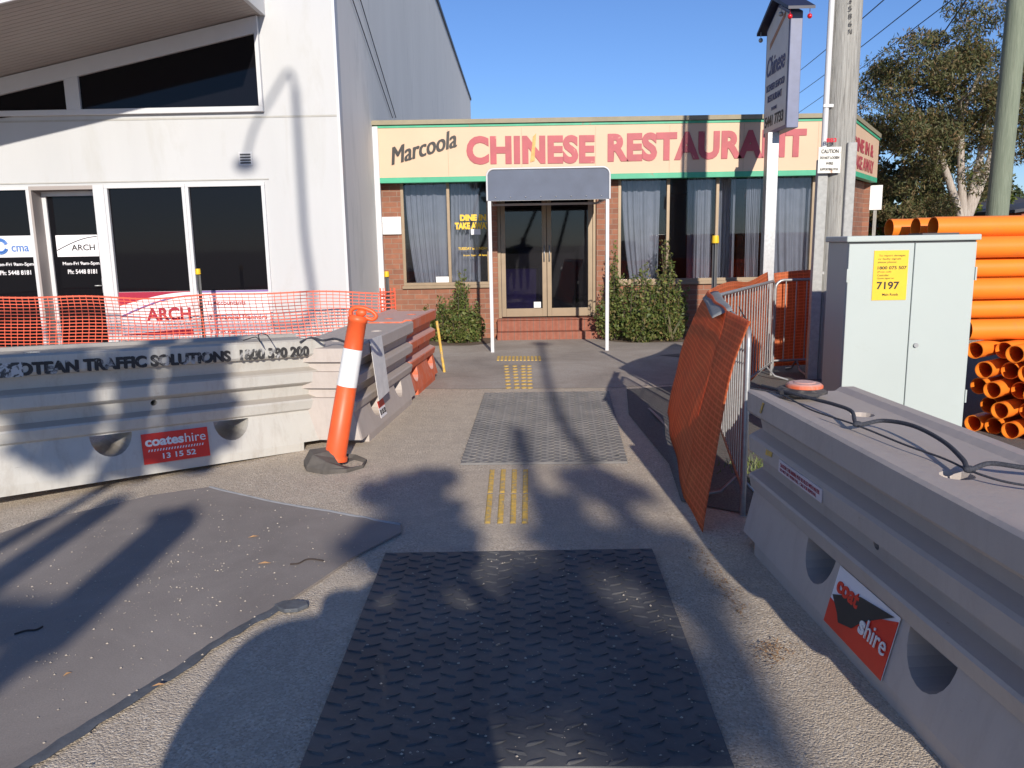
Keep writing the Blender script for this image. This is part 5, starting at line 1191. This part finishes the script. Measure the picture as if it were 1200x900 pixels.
def tactile():
    g_ = 'yellow tactile strips on the path'
    xs0 = [(577, 550, 571, 615), (590, 550, 586, 615), (603, 550, 601, 615), (616, 550, 615, 615)]
    for k, (a, b_, c, d) in enumerate(xs0):
        A, B = G(a, b_), G(c, d); 
        for q in range(2):
            P, Q = A.lerp(B, q*.5+.01), A.lerp(B, q*.5+.49); mb = MB(); w_ = .017
            mb.add([(P.x-w_, P.y, .004), (P.x+w_, P.y, .004), (Q.x+w_, Q.y, .004), (Q.x-w_, Q.y, .004), (P.x-w_*.6, P.y-.02, .009), (P.x+w_*.6, P.y-.02, .009), (Q.x+w_*.6, Q.y+.02, .009), (Q.x-w_*.6, Q.y+.02, .009)], [(4, 7, 6, 5), (0, 4, 5, 1), (1, 5, 6, 2), (2, 6, 7, 3), (3, 7, 4, 0)])
            o = mb.build('tactile_bar', M['yellow_paint']); nm_ = ['first', 'second', 'third', 'fourth'][k]
            tag(o, f'yellow tactile bar, {nm_} from the left, {"far" if q == 0 else "near"} one, between the road plates', 'tactile bar', g_)
    cols_ = [(593, 428, 596, 457), (603, 428, 606, 457), (613, 428, 614, 457), (620, 428, 621, 457)]
    m0 = MB(); m0.tube([(0, 0, 0), (0, 0, .009)], [.026, .018], 8); m0.tube([(0, -.11, .0002), (0, -.11, .002)], [.03, .03], 6)
    st = None
    for a, b_, c, d in cols_:
        A, B = G(a, b_), G(c, d)
        for q in range(8):
            P = A.lerp(B, (q+.5)/8)
            if st is None: m0 = MB(); m0.tube([(0, 0, 0), (0, 0, .006), (0, 0, .009)], [.034, .032, .020], 10); st = m0.build('tactile_stud', M['yellow_paint']); o = st
            else: o = st.copy(); col.objects.link(o)
            o.location = (P.x, P.y, .0042); o.scale = (1, 1.7, 1)
            tag(o, 'worn yellow tactile stud beyond the dusty road plate', 'tactile stud', 'yellow tactile studs beyond the dusty plate')
    st = None
    for q in range(12):
        A = G(584+q*4.4, 420.5)
        if st is None: m0 = MB(); m0.box(-.016, -.20, 0, .016, .20, .008); st = m0.build('tactile_stripe', M['yellow_paint']); o = st
        else: o = st.copy(); col.objects.link(o)
        o.location = (A.x, A.y, .0042)
        tag(o, 'short yellow stripe in the row before the canopy posts', 'tactile stripe', 'short yellow stripes before the canopy')
tactile()

# ================================================================== SMALL LITTER
def twig(px, label, r=.004, z=.018):
    mb = MB(); mb.tube(sm([G(x, y, z) for x, y in px], 4), r, 5); tag(mb.build('twig', M['stick']), label, 'twig')
twig([(340, 661), (350, 660), (358, 656), (366, 655), (379, 657)], 'dark curved twig on the driveway near the pale edge')
twig([(17, 743), (30, 739), (42, 738), (50, 734)], 'dark twig lying in a shadow on the driveway')
def leaf(x, y, a, s_, label, z=.018):
    c = G(x, y, z); d = Vector((math.cos(a), math.sin(a), 0))*s_; n_ = Vector((-d.y, d.x, 0))*.28
    mb = MB(); mb.add([c-d, c+n_+Vector((0, 0, .006)), c+d, c-n_+Vector((0, 0, .004))], [(0, 3, 2, 1)]); tag(mb.build('fallen_leaf', M['leaf_litter']), label, 'leaf', 'fallen leaves on the driveway')
leaf(310, 660, .1, .035, 'reddish fallen leaf left of the curved twig'); leaf(297, 629, .4, .03, 'tan fallen leaf nearest the pale driveway edge'); leaf(186, 803, .3, .025, 'small orange leaf on the tar edge', .03); leaf(79, 790, 1.0, .018, 'tiny red brown leaf on the lower driveway')
mb = MB(); c = G(342, 714, 0); 
pts = [(c.x+.075*math.cos(a)*(1+.2*math.sin(3*a)), c.y+.05*math.sin(a), .004) for a in np.linspace(0, 6.0, 9)]; mb.prism(pts, (0, 0, .02)); tag(mb.build('flat_stone', M['kerb_tar'], None, .004), 'flat dark stone at the end of the tar edge', 'stone')
dl = MB()
for k in range(160):
    c = G(903+random.gauss(0, 12)+6*math.sin(k), 762+random.gauss(0, 8), .006+random.random()*.02); a = random.random()*6; s_ = random.uniform(.004, .012); d = Vector((math.cos(a), math.sin(a), random.uniform(-.2, .2)))*s_; n_ = Vector((-d.y, d.x, 0))*.3
    dl.add([c-d, c+n_, c+d, c-n_], [(0, 3, 2, 1)])
for k in range(240):
    u = random.random(); c = G(815+u*60+random.gauss(0, 7), 640+u*80+random.gauss(0, 7), .006); a = random.random()*6; s_ = random.uniform(.005, .012); d = Vector((math.cos(a), math.sin(a), random.uniform(-.4, .4)))*s_; n_ = Vector((-d.y, d.x, 0))*.3
    dl.add([c-d, c+n_, c+d, c-n_], [(0, 3, 2, 1)])
tag(dl.build('dry_leaves', M['leaf_litter']), 'dry brown leaf litter along the gravel edge', 'leaf litter', kind='stuff')

# ================================================================== TWO PEOPLE AND THE STREET BEHIND THE CAMERA (they throw the shadows)
def person(base, nodes, edges, label, shirt, hat=None):
    root = empty('person', base, 0, label, 'person')
    me = bpy.data.meshes.new('body'); me.from_pydata([n_[0] for n_ in nodes], edges, []); me.materials.append(shirt)
    o = bpy.data.objects.new('body', me); col.objects.link(o); o.parent = root
    sk = o.modifiers.new('skin', 'SKIN'); 
    for i, n_ in enumerate(nodes): 
        r_ = n_[1]; me.skin_vertices[0].data[i].radius = r_ if isinstance(r_, tuple) else (r_, r_)
    me.skin_vertices[0].data[0].use_root = True
    sb = o.modifiers.new('smooth', 'SUBSURF'); sb.levels = 2; sb.render_levels = 2
    if hat:
        c, rr = hat; mb = MB(); mb.tube([Vector(c)+Vector((0, 0, 0)), Vector(c)+Vector((0, 0, .012))], [rr, rr*.95], 28); mb.tube([Vector(c)+Vector((0, 0, .013)), Vector(c)+Vector((0, 0, .10)), Vector(c)+Vector((0, 0, .125))], [.105, .095, .05], 20); mb.build('hat', plain('hat', (0.3, 0.25, 0.18), .9), root)
    return root
# 0 pelvis
nodes = [((0, 0, .95), (.17, .12)), ((0, 0, 1.18), (.16, .11)), ((0, .0, 1.38), (.19, .11)), ((0, .02, 1.49), .06), ((0, .03, 1.60), (.085, .10)), ((0, .03, 1.70), (.075, .09)),
         ((-.20, 0, 1.42), .065), ((-.38, .05, 1.47), .06), ((-.16, .17, 1.54), .04), ((-.08, .19, 1.56), .04),
         ((.20, 0, 1.42), .065), ((.31, .05, 1.44), .06), ((.15, .17, 1.53), .04), ((.08, .19, 1.56), .04),
         ((-.11, 0, .88), .10), ((-.12, .02, .50), .07), ((-.12, 0, .09), .05), ((-.12, .14, .05), .045), ((.11, 0, .88), .10), ((.12, .02, .50), .07), ((.12, 0, .09), .05), ((.12, .14, .05), .045)]
edges = [(0, 1), (1, 2), (2, 3), (3, 4), (4, 5), (2, 6), (6, 7), (7, 8), (8, 9), (2, 10), (10, 11), (11, 12), (12, 13), (0, 14), (14, 15), (15, 16), (16, 17), (0, 18), (18, 19), (19, 20), (20, 21)]
person((.15, -.38, 0), nodes, edges, 'person in dark shirt and brimmed hat holding a camera up', M['shirt'], ((0, .03, 1.69), .30))
nodes2 = [((0, 0, .95), (.22, .13)), ((0, 0, 1.15), (.23, .12)), ((0, .04, 1.28), (.22, .11)), ((.06, .16, 1.30), .08), ((.10, .26, 1.30), (.085, .10)), ((.12, .34, 1.32), (.075, .09)),
          ((-.22, 0, 1.26), .10), ((-.30, .02, 1.02), .14), ((-.24, .10, .84), .13), ((-.20, .16, .90), .06),
          ((.22, 0, 1.28), .07), ((.25, .02, 1.0), .06), ((.20, .2, .98), .045), ((.12, .28, 1.02), .04),
          ((-.11, 0, .88), .10), ((-.12, .02, .50), .07), ((-.12, 0, .09), .05), ((-.12, .14, .05), .045), ((.11, 0, .88), .10), ((.12, .02, .50), .07), ((.12, 0, .09), .05), ((.12, .14, .05), .045)]
person((-.33, -.50, 0), nodes2, edges, 'person in green shirt bending the head beside the photographer', M['shirt2']).scale = (1.0, 1.0, 1.08)

def lift(x, y, t, z=0): return G(x, y, z)-SV*t
def lift_pt(p, t): return Vector(p)-SV*t
# street lamp whose arm shadows the office wall
lw = YP(362, 345, OY); lt = YP(346, 105, OY); ap = YP(338, 84, OY); a1 = YP(318, 115, OY); a2 = YP(298, 150, OY); hd = YP(287, 193, OY)
tt = 16.0
def lft(p): return Vector(p)-SV*tt
lp = empty('street_lamp', (lft(lw).x, lft(lw).y, 0), 0, 'tall street lamp with a bent arm behind the photographer', 'street lamp')
b0 = Vector((lft(lw).x, lft(lw).y, 0)); mb = MB()
top_ = lft(lt); lo_ = lft(YP(363, 372, OY))-b0; tp_ = Vector((top_.x-b0.x, top_.y-b0.y, top_.z))
mb.tube([Vector((-4.6, 0, 0)), Vector((-4.6, 0, lo_.z-.6))], [.11, .08], 12); mb.tube(sm([Vector((-4.6, 0, lo_.z-.7)), Vector((-4.2, 0, lo_.z-.2)), Vector((-.8, 0, lo_.z-.1)), lo_, lo_.lerp(tp_, .4), tp_], 5), .045, 10); mb.build('mast', M['galv'], lp)  # lower mast bent well aside so its shadow misses the driveway
mb = MB(); mb.tube(sm([lft(q)-b0 for q in (lt, ap, a1, a2, hd)], 5), .03, 8); mb.build('arm', M['galv'], lp)
mb = MB(); mb.sphere(lft(hd)-b0, .16, sc=(1.0, .6, .6)); mb.build('lamp_head', M['galv'], lp)
# street trees behind: limbs and leaf masses where the photo's shadows say they are
def caster(name, base, limbs, blobs, label, t):
    root = empty(name, (*base, 0), 0, label, 'tree', 'trees behind the photographer'); b0 = Vector((*base, 0)); mb = MB()
    for path, r0 in limbs: mb.tube(sm([lift(x, y, t)-b0 if not hasattr(x, 'x') else x for x, y in path], 4), r0, 8)
    lowest = lift(*limbs[0][0][0], t)-b0; mb.tube([Vector((0, 0, 0)), lowest*.5+Vector((0, .1, 0)), lowest], [.09, .07, limbs[0][1]*.6], 8)
    for path, r0 in limbs[1:]: mb.tube([lowest, lift(*path[0], t)-b0], [r0*1.1, r0], 8)
    mb.build('trunk', M['bark_dark'], root)
    P = []
    for (x, y, r0, n_) in blobs:
        P.append(blob_pts(lift(x, y, t)-b0, (r0, r0*.6, r0*.45), n_))
    if P: leaves('crown', M['dark_leaf'], np.vstack(P), .14, root, 1.8)
caster('shadow_tree', (1.4, -9.5), [([(900, 850), (842, 733), (790, 670), (740, 612), (700, 560)], .085), ([(760, 905), (725, 800), (690, 700), (640, 620), (612, 530), (606, 505)], .06), ([(700, 560), (684, 533), (655, 490), (640, 440), (634, 405)], .05)],  # longest limbs stand in for a lamp pole and its shadow
       [(690, 560, .22, 260), (720, 575, .25, 300), (655, 590, .16, 140), (660, 625, .22, 240), (700, 640, .28, 300), (770, 640, .25, 250), (800, 690, .2, 160), (634, 403, .10, 90), (660, 740, .32, 480), (590, 800, .22, 200), (740, 790, .35, 480), (640, 790, .22, 200), (780, 860, .25, 120), (640, 690, .22, 200), (820, 790, .2, 90)], 'tree with forked trunk behind the photographer', 15)
caster('shadow_tree', (-.6, -8.8), [([(470, 900), (480, 760), (490, 680), (495, 620), (505, 570)], .12)],
       [(455, 578, .20, 300), (480, 570, .20, 320), (510, 560, .16, 260), (500, 600, .22, 360), (515, 630, .24, 380), (470, 625, .25, 380), (445, 640, .22, 280), (500, 660, .25, 400)], 'tree with leaning leafy crown behind the photographer', 12)
caster('shadow_tree', (-2.3, -7.5), [([(70, 735), (110, 700), (160, 655), (205, 615)], .14), ([(-60, 725), (0, 680), (70, 632), (130, 592)], .10)],  # invented palm, its stems shaped to throw two broad finger shadows
       [(205, 605, .12, 60)], 'thick stemmed palm leaning behind the photographer', 9.0)
# columns of shadow on the left barrier: unseen stems and leaf masses added to throw them
def bl(x, y, t):   # a point on the front face of the left barrier
    d = ray(x, y); n_ = nrm1; p = Vector((0, 0, H)); k = (c1_-nrm1*.26-p).dot(n_)/d.dot(n_); return p+d*k-SV*t
root = empty('shadow_palm', (-3.2, -7.0, 0), 0, 'palm with hanging leaf masses at the street edge', 'tree'); b0 = Vector((-3.2, -7.0, 0)); T9 = 9.5
mb = MB()
for px, r0 in ((((150, 560), (157, 480), (160, 400), (158, 330)), .115), (((215, 550), (225, 480), (232, 400), (228, 330)), .19), (((75, 540), (78, 470), (72, 400)), .12)):
    mb.tube(sm([bl(x, y, T9)-b0 for x, y in px], 4), r0, 8)
l0 = bl(157, 480, T9)-b0; mb.tube([Vector((0, 0, 0)), Vector((l0.x*.5, l0.y*.5, l0.z*.4)), l0], [.07, .06, .05], 8)
mb.build('trunk', M['bark_dark'], root)
P = [blob_pts(bl(x, y, T9)-b0, (r0, r0*.6, r0), n_) for x, y, r0, n_ in ((30, 440, .25, 380), (60, 430, .25, 380), (75, 480, .2, 300), (60, 520, .22, 300), (20, 470, .15, 100), (250, 470, .14, 160), (255, 510, .12, 120), (150, 430, .14, 120), (240, 440, .15, 160))]
leaves('crown', M['dark_leaf'], np.vstack(P), .13, root, 1.8)
